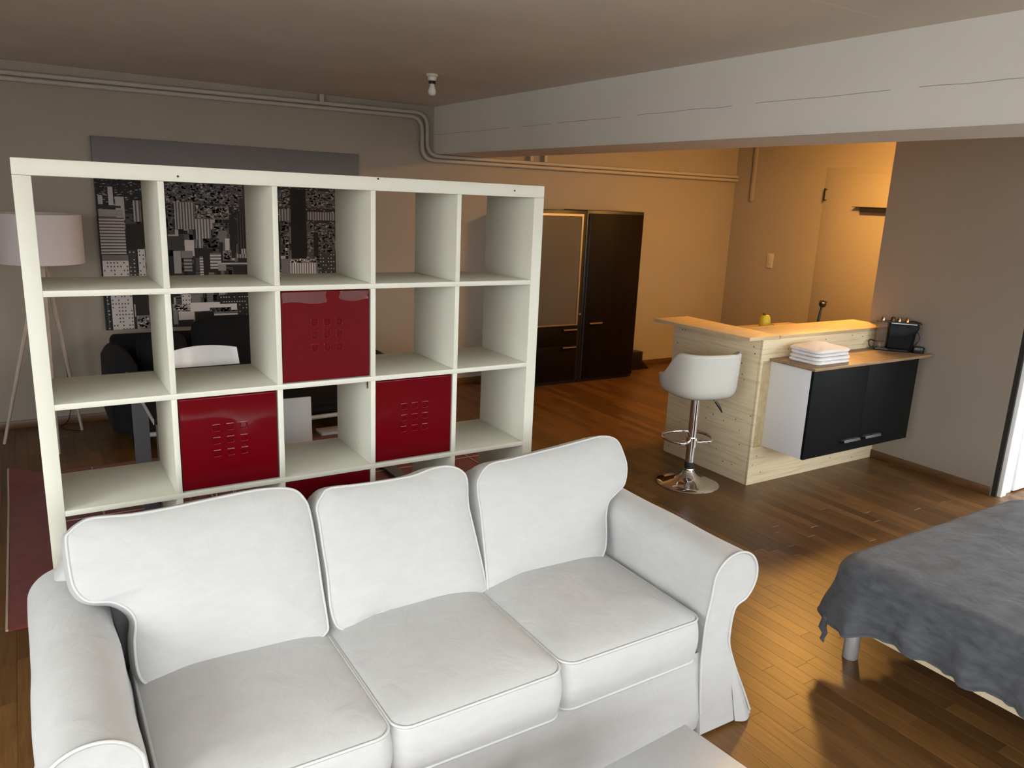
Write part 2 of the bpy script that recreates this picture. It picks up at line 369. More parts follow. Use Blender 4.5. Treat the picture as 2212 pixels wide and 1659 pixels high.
CITY = [(0.083, 1.053, 0.115, 0.922, 0.45, 0), (0.015, 0.992, 0.045, 0.927, 0.4, 0), (0.126, 0.985, 0.185, 0.819, 0.42, 0), (0.243, 0.962, 0.293, 0.807, 0.4, 'v'), (0.183, 0.791, 0.307, 0.612, 0.03, 0), (0.01, 0.919, 0.161, 0.903, 0.04, 0), (0.011, 0.892, 0.173, 0.84, 0.3, 0), (0.01, 0.836, 0.178, 0.569, 0.5, 'h'), (0.012, 0.562, 0.187, 0.511, 0.2, 0), (0.012, 0.519, 0.187, 0.291, 0.62, 'w'), (0.186, 0.598, 0.239, 0.401, 0.06, 'd'), (0.253, 0.605, 0.301, 0.4, 0.6, 'w'), (0.049, 0.266, 0.194, -0.008, 0.6, 'w'), (0.211, 0.259, 0.304, 0.085, 0.03, 0), (0.213, 0.104, 0.304, 0.001, 0.45, 'n'), (0.019, 0.267, 0.03, 0.001, 0.08, 'd'), (0.465, 1.105, 1.035, 0.951, 0.2, 'n'), (0.525, 0.961, 0.671, 0.757, 0.36, 'v'), (0.475, 0.934, 0.513, 0.746, 0.15, 'n'), (0.681, 0.94, 0.926, 0.835, 0.28, 'n'), (0.672, 0.837, 0.783, 0.614, 0.45, 'v'), (0.796, 0.81, 0.92, 0.691, 0.22, 'n'), (0.837, 0.75, 0.903, 0.66, 0.2, 0), (0.924, 0.873, 0.966, 0.537, 0.03, 0), (0.984, 0.889, 1.065, 0.536, 0.07, 'v'), (1.007, 1.003, 1.055, 0.876, 0.05, 0), (1.037, 1.094, 1.049, 0.997, 0.05, 0), (0.466, 0.708, 0.581, 0.598, 0.06, 0), (0.469, 0.716, 0.545, 0.705, 0.4, 0), (0.52, 0.753, 0.545, 0.709, 0.4, 0), (0.586, 0.676, 0.654, 0.553, 0.55, 0), (0.501, 0.594, 0.554, 0.42, 0.34, 0), (0.557, 0.594, 0.642, 0.538, 0.22, 0), (0.573, 0.54, 0.633, 0.436, 0.3, 'h'), (0.657, 0.681, 0.683, 0.613, 0.3, 'v'), (0.718, 0.689, 0.842, 0.614, 0.1, 'n'), (0.689, 0.549, 0.715, 0.401, 0.6, 'h'), (0.767, 0.576, 0.85, 0.453, 0.55, 'h'), (0.864, 0.599, 0.931, 0.514, 0.3, 'n'), (0.822, 0.499, 1.055, 0.486, 0.5, 0), (0.825, 0.488, 0.886, 0.437, 0.3, 0), (0.886, 0.69, 0.919, 0.599, 0.6, 0), (0.975, 0.568, 1.057, 0.536, 0.4, 'v'), (1.01, 0.61, 1.051, 0.568, 0.5, 'v'), (0.542, 0.257, 0.608, 0.164, 0.6, 'w'), (0.613, 0.255, 0.682, 0.185, 0.2, 0), (0.473, 0.177, 0.632, 0.129, 0.62, 'n'), (0.513, 0.122, 0.628, 0.055, 0.6, 0), (0.475, 0.135, 0.507, 0.022, 0.25, 0), (0.602, 0.188, 0.957, 0.12, 0.7, 0), (0.746, 0.144, 0.91, 0.098, 0.15, 'n'), (0.778, 0.107, 0.96, 0.007, 0.62, 'h'), (0.635, 0.113, 0.773, 0.0, 0.02, 0), (0.826, 0.247, 1.052, 0.172, 0.03, 'd'), (0.967, 0.175, 1.046, 0.011, 0.03, 'd'), (1.317, 1.081, 1.793, 0.944, 0.2, 'n'), (1.318, 0.931, 1.411, 0.828, 0.3, 'v'), (1.554, 0.914, 1.792, 0.847, 0.3, 'v'), (1.322, 0.837, 1.398, 0.553, 0.15, 'n'), (1.546, 0.818, 1.786, 0.402, 0.2, 'n'), (1.412, 1.091, 1.54, 0.528, 0.015, 0), (1.6, 0.747, 1.641, 0.553, 0.02, 0), (1.36, 0.697, 1.392, 0.553, 0.35, 'n'), (1.325, 0.529, 1.397, 0.402, 0.2, 0), (1.398, 0.529, 1.627, 0.491, 0.5, 'n'), (1.399, 0.493, 1.625, 0.398, 0.68, 'v'), (1.648, 0.577, 1.786, 0.402, 0.05, 'd')]

# ------------------------------------------------------------------ the room
XL, XR, YB, ZC = -2.6, 7.12, 3.78, 2.55
WT = 0.15
PX0, PY0, PY1 = 5.34, -0.345, 0.71           # the closed-off block beside the kitchen
BX0, BX1, BZ = 3.21, 3.74, 2.15              # ceiling beam

struct(box(XL-WT, XR+WT, YB, YB+WT, -0.1, ZC+0.1).build('wall_back', 'paint_white_dim'))
S0, S1 = FILL_WIN
struct(MB().quadbox(XL-WT, XL, Y_FRONT-WT, S0, -0.1, ZC+0.1).quadbox(XL-WT, XL, S1, YB, -0.1, ZC+0.1).quadbox(XL-WT, XL, S0, S1, -0.1, WZ0).quadbox(XL-WT, XL, S0, S1, WZ1, ZC+0.1).build('wall_left', 'paint_fill', merge=False))
def side_window(name, xa, xb, xp):
    w = struct(MB().quadbox(xa, xb, S0, S1, WZ0, WZ0+0.05).quadbox(xa, xb, S0, S1, WZ1-0.05, WZ1).quadbox(xa, xb, S0, S0+0.05, WZ0+0.05, WZ1-0.05)
        .quadbox(xa, xb, S1-0.05, S1, WZ0+0.05, WZ1-0.05).quadbox(xa, xb, (S0+S1)/2-0.03, (S0+S1)/2+0.03, WZ0+0.05, WZ1-0.05).build(name, 'paint_door', merge=False))
    for a, b in ((S0+0.05, (S0+S1)/2-0.03), ((S0+S1)/2+0.03, S1-0.05)): box(xp, xp+0.006, a, b, WZ0+0.05, WZ1-0.05).build('pane', 'window_glass', w)
side_window('window_6', XL-0.10, XL-0.04, XL-0.076)  # frame and panes of the added fill window
S0, S1 = SIDE_WIN
struct(MB().quadbox(XR, XR+WT, Y_FRONT-WT, S0, -0.1, ZC+0.1).quadbox(XR, XR+WT, S1, YB, -0.1, ZC+0.1).quadbox(XR, XR+WT, S0, S1, -0.1, WZ0).quadbox(XR, XR+WT, S0, S1, WZ1, ZC+0.1).build('wall_kitchen', 'paint_white_dim', merge=False))
side_window('window_5', XR+0.04, XR+0.10, XR+0.07)
wf = MB()
xs = [XL]+[v for w in WINDOWS for v in w]+[XR]
for i in range(0, len(xs), 2): wf.quadbox(xs[i], xs[i+1], Y_FRONT-WT, Y_FRONT, -0.1, ZC+0.1)
for a, b in WINDOWS:
    wf.quadbox(a, b, Y_FRONT-WT, Y_FRONT, -0.1, WZ0); wf.quadbox(a, b, Y_FRONT-WT, Y_FRONT, WZ1, ZC+0.1)
struct(wf.build('wall_front', 'paint_fill', merge=False))
struct(box(XL-WT, XR+WT, Y_FRONT-WT, YB+WT, ZC, ZC+0.12).build('ceiling', 'paint_ceiling'))
struct(box(PX0, XR, PY0, PY1, 0, ZC).build('wall_right', 'paint_greige'), 'greige painted wall end beside the bar counter')
ch = 0.03
beam = [(BX0+ch*0.6, BZ), (BX1, BZ), (BX1, ZC), (BX0, ZC), (BX0, BZ+ch)]
def prism_xz(poly, y0, y1): return MB().prism(poly, 1, y0, y1)
struct(prism_xz(beam, Y_FRONT, YB).build('trim_1', 'paint_beam'), 'painted concrete ceiling beam with formwork cracks')
for i, (a, b) in enumerate(WINDOWS):
    w = struct(MB().quadbox(a, b, Y_FRONT-0.10, Y_FRONT-0.04, WZ0, WZ0+0.05).quadbox(a, b, Y_FRONT-0.10, Y_FRONT-0.04, WZ1-0.05, WZ1)
        .quadbox(a, a+0.05, Y_FRONT-0.10, Y_FRONT-0.04, WZ0+0.05, WZ1-0.05).quadbox(b-0.05, b, Y_FRONT-0.10, Y_FRONT-0.04, WZ0+0.05, WZ1-0.05)
        .quadbox((a+b)/2-0.03, (a+b)/2+0.03, Y_FRONT-0.10, Y_FRONT-0.04, WZ0+0.05, WZ1-0.05).build('window_%d' % (i+1), 'paint_door', merge=False))
    for q in (0, 1):
        x0 = a+0.05 if q == 0 else (a+b)/2+0.03; x1 = (a+b)/2-0.03 if q == 0 else b-0.05
        box(x0, x1, Y_FRONT-0.076, Y_FRONT-0.070, WZ0+0.05, WZ1-0.05).build('pane', 'window_glass', w)
    box(a-0.04, b+0.04, Y_FRONT-0.03, Y_FRONT+0.10, WZ0-0.035, WZ0).build('window_sill', 'paint_door', w, bevel=0.006)
# baseboards
BH, BT = 0.06, 0.014
struct(box(XL, XR, YB-BT, YB, 0, BH).build('baseboard_back', 'oak_baseboard', bevel=0.004))
struct(box(XL, XL+BT, Y_FRONT, YB-BT, 0, BH).build('baseboard_left', 'oak_baseboard', bevel=0.004))
struct(box(PX0-BT, PX0, PY0, 0.54, 0, BH).build('baseboard_right', 'oak_baseboard', bevel=0.004))
struct(box(XR-BT, XR, PY1+0.4, YB-BT, 0, BH).build('baseboard_kitchen', 'oak_baseboard', bevel=0.004))
# white door and its casing on the window side of the block
d1 = struct(box(5.55, 6.40, PY0-0.045, PY0-0.005, 0.01, 2.05).build('door_1', 'paint_door', bevel=0.004), 'white door in the end of the greige wall')
MB().tube([(6.32, PY0-0.05, 1.02), (6.32, PY0-0.09, 1.02), (6.20, PY0-0.09, 1.02)], 0.009, 10).build('door_handle', 'alu_brushed', d1)
struct(MB().quadbox(5.365, 5.435, PY0-0.055, PY0-0.002, 0, 2.12).quadbox(6.42, 6.50, PY0-0.055, PY0-0.002, 0, 2.12).quadbox(5.365, 6.50, PY0-0.055, PY0-0.002, 2.06, 2.14)
       .quadbox(5.435, 5.55, PY0-0.032, PY0-0.002, 0, 2.06)
       .build('trim_2', 'paint_door', bevel=0.004, merge=False), 'white door casing at the end of the greige wall')
struct(box(5.345, 5.364, PY0-0.03, PY0-0.001, 0, 2.12).build('trim_3', 'dark_gap'), 'dark gap between wall edge and door casing')

# ---- floor: oak strips, the ones that show largest are objects of their own
SW, SG = 0.070, 0.0006
floor = struct(box(XL-WT, XR+WT, Y_FRONT-WT, YB+WT, -0.12, -0.004).build('floor', 'floor_joint'))
def pix(P):
    d = Vector(P)-CAM; z = d.dot(C_FW)
    if z < 0.05: return None
    return 1106+F_PX*d.dot(C_RT)/z, 829.5-F_PX*d.dot(C_UP)/z, z
OCC = [((-0.08, -1.12, 0.0), (2.08, -0.18, 0.60)), ((0.05, -0.55, 0.0), (1.98, -0.18, 0.82)), ((2.6, -3.1, 0.2), (4.1, -1.0, 0.5)), ((3.96, 0.53, 0.0), (5.34, 0.85, 0.97)),
       ((3.96, 0.53, 0.0), (4.0, 1.32, 0.97)), ((4.03, 0.2, 0.27), (5.19, 0.53, 0.85)), ((3.97, 3.35, 0), (5.4, 3.78, 1.7)), ((-0.2, 0.72, 0), (2.75, 2.65, 0.01)), ((0.3, -2.2, 0.4), (1.40, -1.46, 0.45))]
def hidden(P):
    d = Vector(P)-CAM
    for lo, hi in OCC:
        t0, t1 = 0.0, 0.999; ok = True
        for k in range(3):
            if abs(d[k]) < 1e-9:
                if not lo[k] <= CAM[k] <= hi[k]: ok = False; break
                continue
            a, b = (lo[k]-CAM[k])/d[k], (hi[k]-CAM[k])/d[k]
            if a > b: a, b = b, a
            t0, t1 = max(t0, a), min(t1, b)
            if t0 > t1: ok = False; break
        if ok: return True
    return False
LENS = (0.44, 0.56, 0.68, 0.82)
strips = []; x = XL; rr = random.Random(3)
while x < XR-0.01:
    y = Y_FRONT-rr.random()*0.5
    while y < YB:
        k = rr.randrange(4); strips.append((x, y, k)); y += LENS[k]
    x += SW
scored = []
for s in strips:
    x, y, k = s; cy = y+LENS[k]/2
    if y < Y_FRONT or y+LENS[k] > YB: continue
    if x < PX0+0.05 and x+SW > PX0 - 0.0 and PY0 < cy < PY1: continue
    p = pix((x+SW/2, cy, 0))
    if not p or not (-15 < p[0] < 2225 and 0 < p[1] < 1670): continue
    vis = sum(not hidden((x+SW/2, y+LENS[k]*q, 0.002)) for q in (0.12, 0.5, 0.88))
    if vis == 0: continue
    scored.append((-vis*LENS[k]*(CAM.z/p[2])/p[2]**2, s))
scored.sort(); own = set(s for _, s in scored[:300])
def strip_mesh(mb, x, y, L, w=SW):
    n = len(mb.v); g = SG/2; c = 0.0006
    a0, a1, b0, b1 = x+g, x+w-g, y+g, y+L-g
    mb.v += [(a0, b0, -0.005), (a1, b0, -0.005), (a1, b1, -0.005), (a0, b1, -0.005), (a0, b0, -c), (a1, b0, -c), (a1, b1, -c), (a0, b1, -c),
             (a0+c, b0+c, 0), (a1-c, b0+c, 0), (a1-c, b1-c, 0), (a0+c, b1-c, 0)]
    for o_ in (0, 4):
        for i in range(4): mb.f.append((n+o_+i, n+o_+(i+1) % 4, n+o_+4+(i+1) % 4, n+o_+4+i))
    mb.f.append((n+8, n+9, n+10, n+11))
base = {}
for k in range(4):
    mb = MB(); strip_mesh(mb, 0, 0, LENS[k]); o = mb.build('floor_strip', 'oak_strip', floor, smooth=False); base[k] = [o, False]
far = MB(); tones = []
for s in strips:
    x, y, k = s
    if s in own:
        o = base[k][0]
        if base[k][1]: o = o.copy(); COL.objects.link(o); o.parent = floor
        base[k][1] = True; o.location = (x, y, 0)
    else:
        y0, y1 = max(y, Y_FRONT), min(y+LENS[k], YB)
        if y1-y0 < 0.02: continue
        x1 = min(x+SW, XR)
        strip_mesh(far, x, y0, y1-y0, x1-x); v = rr.uniform(0.70, 1.32); tones += [(v, v, v)]*9
fo = far.build('floor_strips', 'oak_strip_joined', floor, smooth=False, merge=False, tones=tones); fo['kind'] = 'stuff'

# ------------------------------------------------------------------ cube shelf
W, TF, TI, DS = 1.85, 0.0479, 0.0186, 0.385
CE = (W-2*TF-4*TI)/5
sh = thing('cube_shelf', 'large white cube shelf of twenty-five compartments dividing the room behind the sofa', 'shelf', (W/2, DS/2, 0))
box(0, W, 0, DS, W-TF, W).build('top_panel', 'shelf_white', sh, bevel=0.0015)
box(0, W, 0, DS, 0, TF).build('bottom_panel', 'shelf_white', sh, bevel=0.0015)
for x in (0, W-TF): box(x, x+TF, 0, DS, TF+0.0004, W-TF-0.0004).build('side_panel', 'shelf_white', sh, bevel=0.0015)
XC = [TF+i*(CE+TI) for i in range(5)]; ZT = [W-TF-i*(CE+TI) for i in range(5)]
for i in range(4):
    z = ZT[i+1]; box(TF, W-TF, 0.001, DS-0.001, z, z+TI).build('shelf_board', 'shelf_white', sh, bevel=0.0008)
first = None
for r in range(5):
    for c_ in range(4):
        if first is None:
            first = box(0, TI, 0, DS-0.004, 0.0003, CE-0.0003).build('divider', 'shelf_white', sh, bevel=0.0008); o = first
        else:
            o = first.copy(); COL.objects.link(o); o.parent = sh
        o.location = Vector((XC[c_]+CE, 0.002, ZT[r]-CE))-sh.location
for (x, z) in ((0.445, W-0.031), (1.705, W-0.024), (1.12, W-0.006)):
    hp = MB().lathe([(0.0035, 0), (0.0035, 0.004)], (0, 0, 0), 10)
    hp.v = [(x+v[0], -0.0008+v[2]*0.3, z+v[1]) for v in hp.v]
    hp.build('screw_hole', 'dark_gap', sh)

def red_insert(col, row, label):
    x0 = XC[col]; z1 = ZT[row]; z0 = z1-CE; e = 0.0022
    t = thing('red_door_insert', label, 'cabinet insert', (x0+CE/2, 0.19, z0+0.0004), group='red door inserts in the white cube shelf')
    MB().quadbox(x0+e, x0+CE-e, 0.024, 0.36, z0+0.0004, z0+0.012).quadbox(x0+e, x0+CE-e, 0.024, 0.36, z1-0.014, z1-e) \
        .quadbox(x0+e, x0+e+0.012, 0.024, 0.36, z0+0.012, z1-0.014).quadbox(x0+CE-e-0.012, x0+CE-e, 0.024, 0.36, z0+0.012, z1-0.014) \
        .quadbox(x0+e+0.012, x0+CE-e-0.012, 0.35, 0.36, z0+0.012, z1-0.014).build('carcass', 'red_lacquer', t, merge=False)
    # lacquered front with nine square dimples
    cx, cz = x0+CE/2, (z0+z1)/2+0.004; A = 0.0135; S = 0.0052; P = 0.0465
    def lines(lo, hi, c):
        L = [lo, lo+0.0012, lo+0.003, lo+0.0042]
        for k in (-1, 0, 1): L += [c+k*P-A-0.0008]+[c+k*P-A+S*q for q in (0, 0.25, 0.5, 0.75, 1.0)]+[c+k*P-A+S+0.0008, c+k*P+A-S-0.0008]+[c+k*P+A-S*q for q in (1.0, 0.75, 0.5, 0.25, 0)]+[c+k*P+A+0.0008]
        return L+[hi-0.0042, hi-0.003, hi-0.0012, hi]
    X = lines(x0+0.0035, x0+CE-0.0035, cx); Z = lines(z0+0.003, z1-0.0045, cz)
    lev = [0, 0, 0, 0]+[0, 0, 1, 2, 3, 4, 4, 4, 4, 3, 2, 1, 0, 0]*3+[0, 0, 0, 0]
    yf = 0.006; rows = []
    for j, z in enumerate(Z):
        row_ = []
        for i, xx in enumerate(X):
            l = min(lev[i], lev[j]); y = yf+(0, -0.0007, -0.0009, 0.0004, 0.0036)[l]
            e_ = min(i, j, len(X)-1-i, len(Z)-1-j)
            if e_ < 2: y = yf+(0.004, 0.0013)[e_]
            row_.append((xx, y, z))
        rows.append(row_)
    mb = MB().grid(rows)
    n = len(mb.v); x0_, x1_, z0_, z1_ = X[0], X[-1], Z[0], Z[-1]
    mb.quadbox(x0_, x1_, yf+0.004, 0.0235, z0_, z1_); mb.f.pop(-4)
    mb.build('door', 'red_lacquer', t, angle=65)
    return t, (x0, z0, z1)
ri, (x0, z0, z1) = red_insert(2, 1, 'glossy red door insert in the second row, with clear tape along its top edge')
def film(x0, x1, z0, z1, seed):
    rows = []
    for j in range(5):
        zz = z0+(z1-z0)*j/4
        rows.append([(x0+(x1-x0)*i/12+0.003*math.sin(j*1.7+seed) * (i in (0, 12)), 0.0035-0.0010*abs(math.sin(i*1.1+j*0.8+seed)), zz+(0.004*math.sin(i*0.5+seed) if j == 0 else 0)) for i in range(13)])
    return MB().grid(rows)
film(x0+0.006, x0+0.165, z1-0.045, z1-0.006, 0.3).build('tape', 'clear_tape', ri)
film(x0+0.215, x0+0.325, z1-0.040, z1-0.006, 1.9).build('tape', 'clear_tape', ri)
red_insert(1, 2, 'glossy red door insert in the third row, left one of two')
red_insert(3, 2, 'glossy red door insert in the third row, right one of two')
red_insert(2, 3, 'shadowed red door insert half hidden behind the sofa in the fourth row')
# little clip hanging from the second board
cl = thing('clip', 'tiny brass and black clip hanging under the shelf board', 'clip', (XC[2]+CE-0.004, 0.03, ZT[2]-0.034))
MB().tube([(XC[2]+CE-0.010, 0.03, ZT[2]), (XC[2]+CE-0.005, 0.03, ZT[2]-0.034)], 0.0022, 6).build('jaw', 'brass', cl)
MB().tube([(XC[2]+CE-0.003, 0.03, ZT[2]), (XC[2]+CE-0.0035, 0.03, ZT[2]-0.034)], 0.0022, 6).build('jaw', 'plastic_black', cl)

# ------------------------------------------------------------------ sofa
sofa = thing('sofa', 'white linen three-seat sofa with rolled arms and skirted cover', 'sofa', (1.0, -0.65, 0))
def nz(p, s=4.0, a=0.004): return noise.noise(Vector(p)*s)*a
def cushion(name, outline, T, b_front, b_back, frame, parent, seed=0.0, center=None, pipe=0.0045, wr=0.005, sag=None, side=0.012):
    """a stuffed cushion: outline in the (u, v) plane of frame=(origin, eu, ev, en); front faces +en"""
    O, eu, ev, en = frame
    ol = [Vector((p[0], p[1])) for p in outline]
    area = sum(ol[i].x*ol[(i+1) % len(ol)].y-ol[(i+1) % len(ol)].x*ol[i].y for i in range(len(ol)))
    if area < 0: ol.reverse()
    c = Vector(center) if center else sum(ol, Vector((0, 0)))/len(ol)
    n = len(ol)
    def nrm(i):
        t = (ol[(i+1) % n]-ol[i-1]).normalized(); return Vector((t.y, -t.x))
    nr = [nrm(i) for i in range(n)]
    def W3(u, v, w):
        q = O+eu*u+ev*v+en*w
        d = nz((q.x*1.0+seed, q.y, q.z), 5.0, wr)+nz((q.x+seed, q.y*1.3, q.z), 14.0, wr*0.35)
        return q+en*d
    rows = []
    S = [0.02, 0.15, 0.3, 0.45, 0.58, 0.7, 0.8, 0.87, 0.925, 0.965, 0.99]
    def prof(s): return (1-s**3.2)**0.75
    for s in S:
        rows.append([W3(*(c+(p-c)*s), T/2+b_front*prof(s)+(sag(c+(p-c)*s) if sag else 0)) for p in ol])
    top = [W3(p.x, p.y, T/2+(sag(p) if sag else 0)) for p in ol]
    rows.append(top)
    for k in range(1, 6):
        w = T/2-T*k/6; o_ = side*math.sin(math.pi*k/6)
        rows.append([W3(*(p+q*o_), w+(sag(p) if sag else 0)*(1-k/6)) for p, q in zip(ol, nr)])
    bot = [W3(p.x, p.y, -T/2) for p in ol]; rows.append(bot)
    for s in reversed(S): rows.append([W3(*(c+(p-c)*s), -T/2-b_back*prof(s)) for p in ol])
    mb = MB().grid(rows, close_u=True); mb.cap(rows[0], True); mb.cap(rows[-1])
    o = mb.build(name, 'linen_white', parent, angle=70)
    if pipe:
        MB().tube([p+en*0.001 for p in top], pipe, 6, closed=True).build('piping', 'piping_white', o, angle=80)
        MB().tube([p-en*0.001 for p in bot], pipe, 6, closed=True).build('piping', 'piping_white', o, angle=80)
    return o
# seat cushions
flat = (Vector((0, 0, 0.385)), Vector((1, 0, 0)), Vector((0, 1, 0)), Vector((0, 0, 1)))
for k, (a, b) in enumerate(((0.165, 0.703), (0.709, 1.243), (1.249, 1.815))):
    cushion('seat_cushion', rrect(a, b, -1.125+0.012*(k == 2), -0.44, 0.05, 7), 0.148, 0.036, 0.004, flat, sofa, seed=3.1*k, wr=0.006,
            sag=lambda p: -0.006*math.sin((p.x*3.0)))
# back cushions, leaning
bo = Vector((0, -0.62, 0.47)); bu = (Vector((0, -0.42, 0.87))-bo).normalized(); bn = Vector((1, 0, 0)).cross(bu)
for k, (ol, ctr) in enumerate(((CUSH_L, (0.42, 0.27)), (CUSH_M, (1.0, 0.21)), (CUSH_R, (1.60, 0.27)))):
    T = 0.16
    fr = (bo-bn*(T/2), Vector((1, 0, 0)), bu, bn)
    cushion('back_cushion', [tuple(p) for p in catmull(ol, 4)], T, 0.035, 0.03, fr, sofa, seed=11.0+4*k, center=ctr, wr=0.006)
# arms: rolled profile swept from front to back, skirt flaring at the floor
prof = [(1.845, 0.015), (1.842, 0.15), (1.842, 0.30), (1.845, 0.42), (1.858, 0.50)]
prof += [(1.968+0.104*math.cos(R_(a)), 0.562+0.104*math.sin(R_(a))) for a in range(165, -62, -13)]
prof += [(1.990, 0.462), (1.977, 0.43), (1.972, 0.37), (1.974, 0.32), (1.995, 0.25), (2.030, 0.16), (2.066, 0.08), (2.098, 0.012)]
prof = catmull(prof, 3, closed=False)
YF, YBK = -1.098, -0.205
def arm(mirror):
    rows = []; M = 26
    for j in range(M+1):
        t = j/M; y = YF+(YBK-YF)*t; r = []
        for i, p in enumerate(prof):
            x, z = p.x, p.y
            fl = max(0.0, (0.31-z)/0.31)
            yy = y-(0.030*fl if t < 0.001 else 0.030*fl*max(0, 1-t*8))
            w = 0.010*fl*math.sin(y*23+1.0) if x > 1.95 else 0.0
            x += w+nz((x+(7 if mirror else 0), yy, z), 6.0, 0.006)
            z += nz((x, yy+3, z), 5.0, 0.004) if z > 0.1 else 0
            r.append((2.0-x if mirror else x, yy, z))
        rows.append(r)
    mb = MB().grid(rows)
    mb.cap(rows[0]); mb.cap(rows[-1])
    a = mb.build('arm', 'linen_white', sofa, angle=50)
    pipe = [Vector(p)+Vector((0, -0.002, 0)) for p in rows[0]]
    MB().tube(pipe[2:-1], 0.0048, 6).build('piping', 'piping_white', a, angle=80)
    # loose corner flap of the skirt
    fl = []
    for j in range(9):
        z = 0.012+0.30*(j/8); k = 1-j/8
        x0 = 1.974+0.118*k; fl.append([(x0-0.075*k+0.075*k*i/6, YF-0.032*k-0.018*k*math.sin(i/6*math.pi)-0.001, z+0.012*(1-k)*0) for i in range(7)])
    if mirror: fl = [[(2.0-p[0], p[1], p[2]) for p in r] for r in fl]
    MB().grid(fl).build('skirt_flap', 'linen_white', a)
arm(False); arm(True)
# front skirt with a few slack folds
rows = []
for j in range(15):
    t = j/14; z = 0.318-t*0.300; r = []
    for i in range(60):
        x = 0.155+1.69*i/59
        y = -1.088-0.030*t-0.010*math.sin(x*7+t*3.2)*t-0.006*math.sin((x*9-z*26))*t+nz((x, 0, z), 9, 0.006)
        zz = z+(0.022*math.sin(x*6.5+0.6)+0.016)*t*t
        r.append((x, y, max(0.006, zz)))
    rows.append(r)
MB().grid(rows).build('front_skirt', 'linen_white', sofa, angle=80)
box(0.15, 1.85, -1.08, -0.30, 0.10, 0.305).build('seat_base', 'linen_white', sofa, bevel=0.01)
bp = [(-0.06, 0.02), (2.06, 0.02), (2.02, 0.30), (2.04, 0.60), (1.96, 0.72), (0.04, 0.72), (-0.04, 0.60), (-0.02, 0.30)]
MB().prism(bp, 1, -0.315, -0.195).build('back_frame', 'linen_white', sofa, bevel=0.03, seg=3)

# ------------------------------------------------------------------ coffee table
ct = thing('coffee_table', 'low grey coffee table whose corner enters at the bottom beside the sofa', 'table', (0.95, -1.85, 0))
e1 = Vector((-0.30, -0.020, 0)).normalized(); e2 = Vector((0.065, -0.223, 0)).normalized(); c0 = Vector((1.395, -1.458, 0))
e2 = Vector((0.10, -0.995, 0)).normalized()
P4 = [c0, c0+e1*0.9, c0+e1*0.9+e2*0.55, c0+e2*0.55]
MB().prism([(p.x, p.y) for p in P4], 2, 0.42, 0.45).build('table_top', 'tabletop_grey', ct, bevel=0.0025)
for p in P4:
    cc = sum(P4, Vector((0, 0, 0)))/4; q = p+(cc-p).normalized()*0.09
    box(q.x-0.025, q.x+0.025, q.y-0.025, q.y+0.025, 0, 0.4195).build('leg', 'tabletop_grey', ct, bevel=0.002)

# ------------------------------------------------------------------ bed
BXA, BXB, BYA, BYB = 2.70, 4.10, -3.05, -1.04
bed = thing('bed', 'low bed with round aluminium legs under the grey blanket', 'bed', ((BXA+BXB)/2, (BYA+BYB)/2, 0))
for x, y in ((BXA+0.075, BYB-0.03), (BXB-0.075, BYB-0.03), (BXA+0.075, BYA+0.06), (BXB-0.075, BYA+0.06)):
    MB().lathe([(0.029, 0), (0.031, 0.003), (0.031, 0.185), (0.029, 0.1895)], (x, y, 0), 28).build('leg', 'alu_brushed', bed)
for (a, b, c_, d) in ((BXA-0.022, BXA, BYA+0.02, BYB-0.03), (BXB, BXB+0.022, BYA+0.02, BYB-0.03), (BXA, BXB, BYB-0.03, BYB), (BXA, BXB, BYA, BYA+0.03)):
    box(a, b, c_, d, 0.190, 0.262).build('side_rail', 'bed_slat', bed, bevel=0.003)
box(BXA+0.001, BXB-0.001, BYA+0.031, BYB-0.031, 0.20, 0.26).build('slat_base', 'bed_slat', bed)
box(BXA+0.01, BXB-0.01, BYA+0.035, BYB-0.035, 0.261, 0.452).build('mattress', 'mattress_white', bed, bevel=0.05, seg=4)
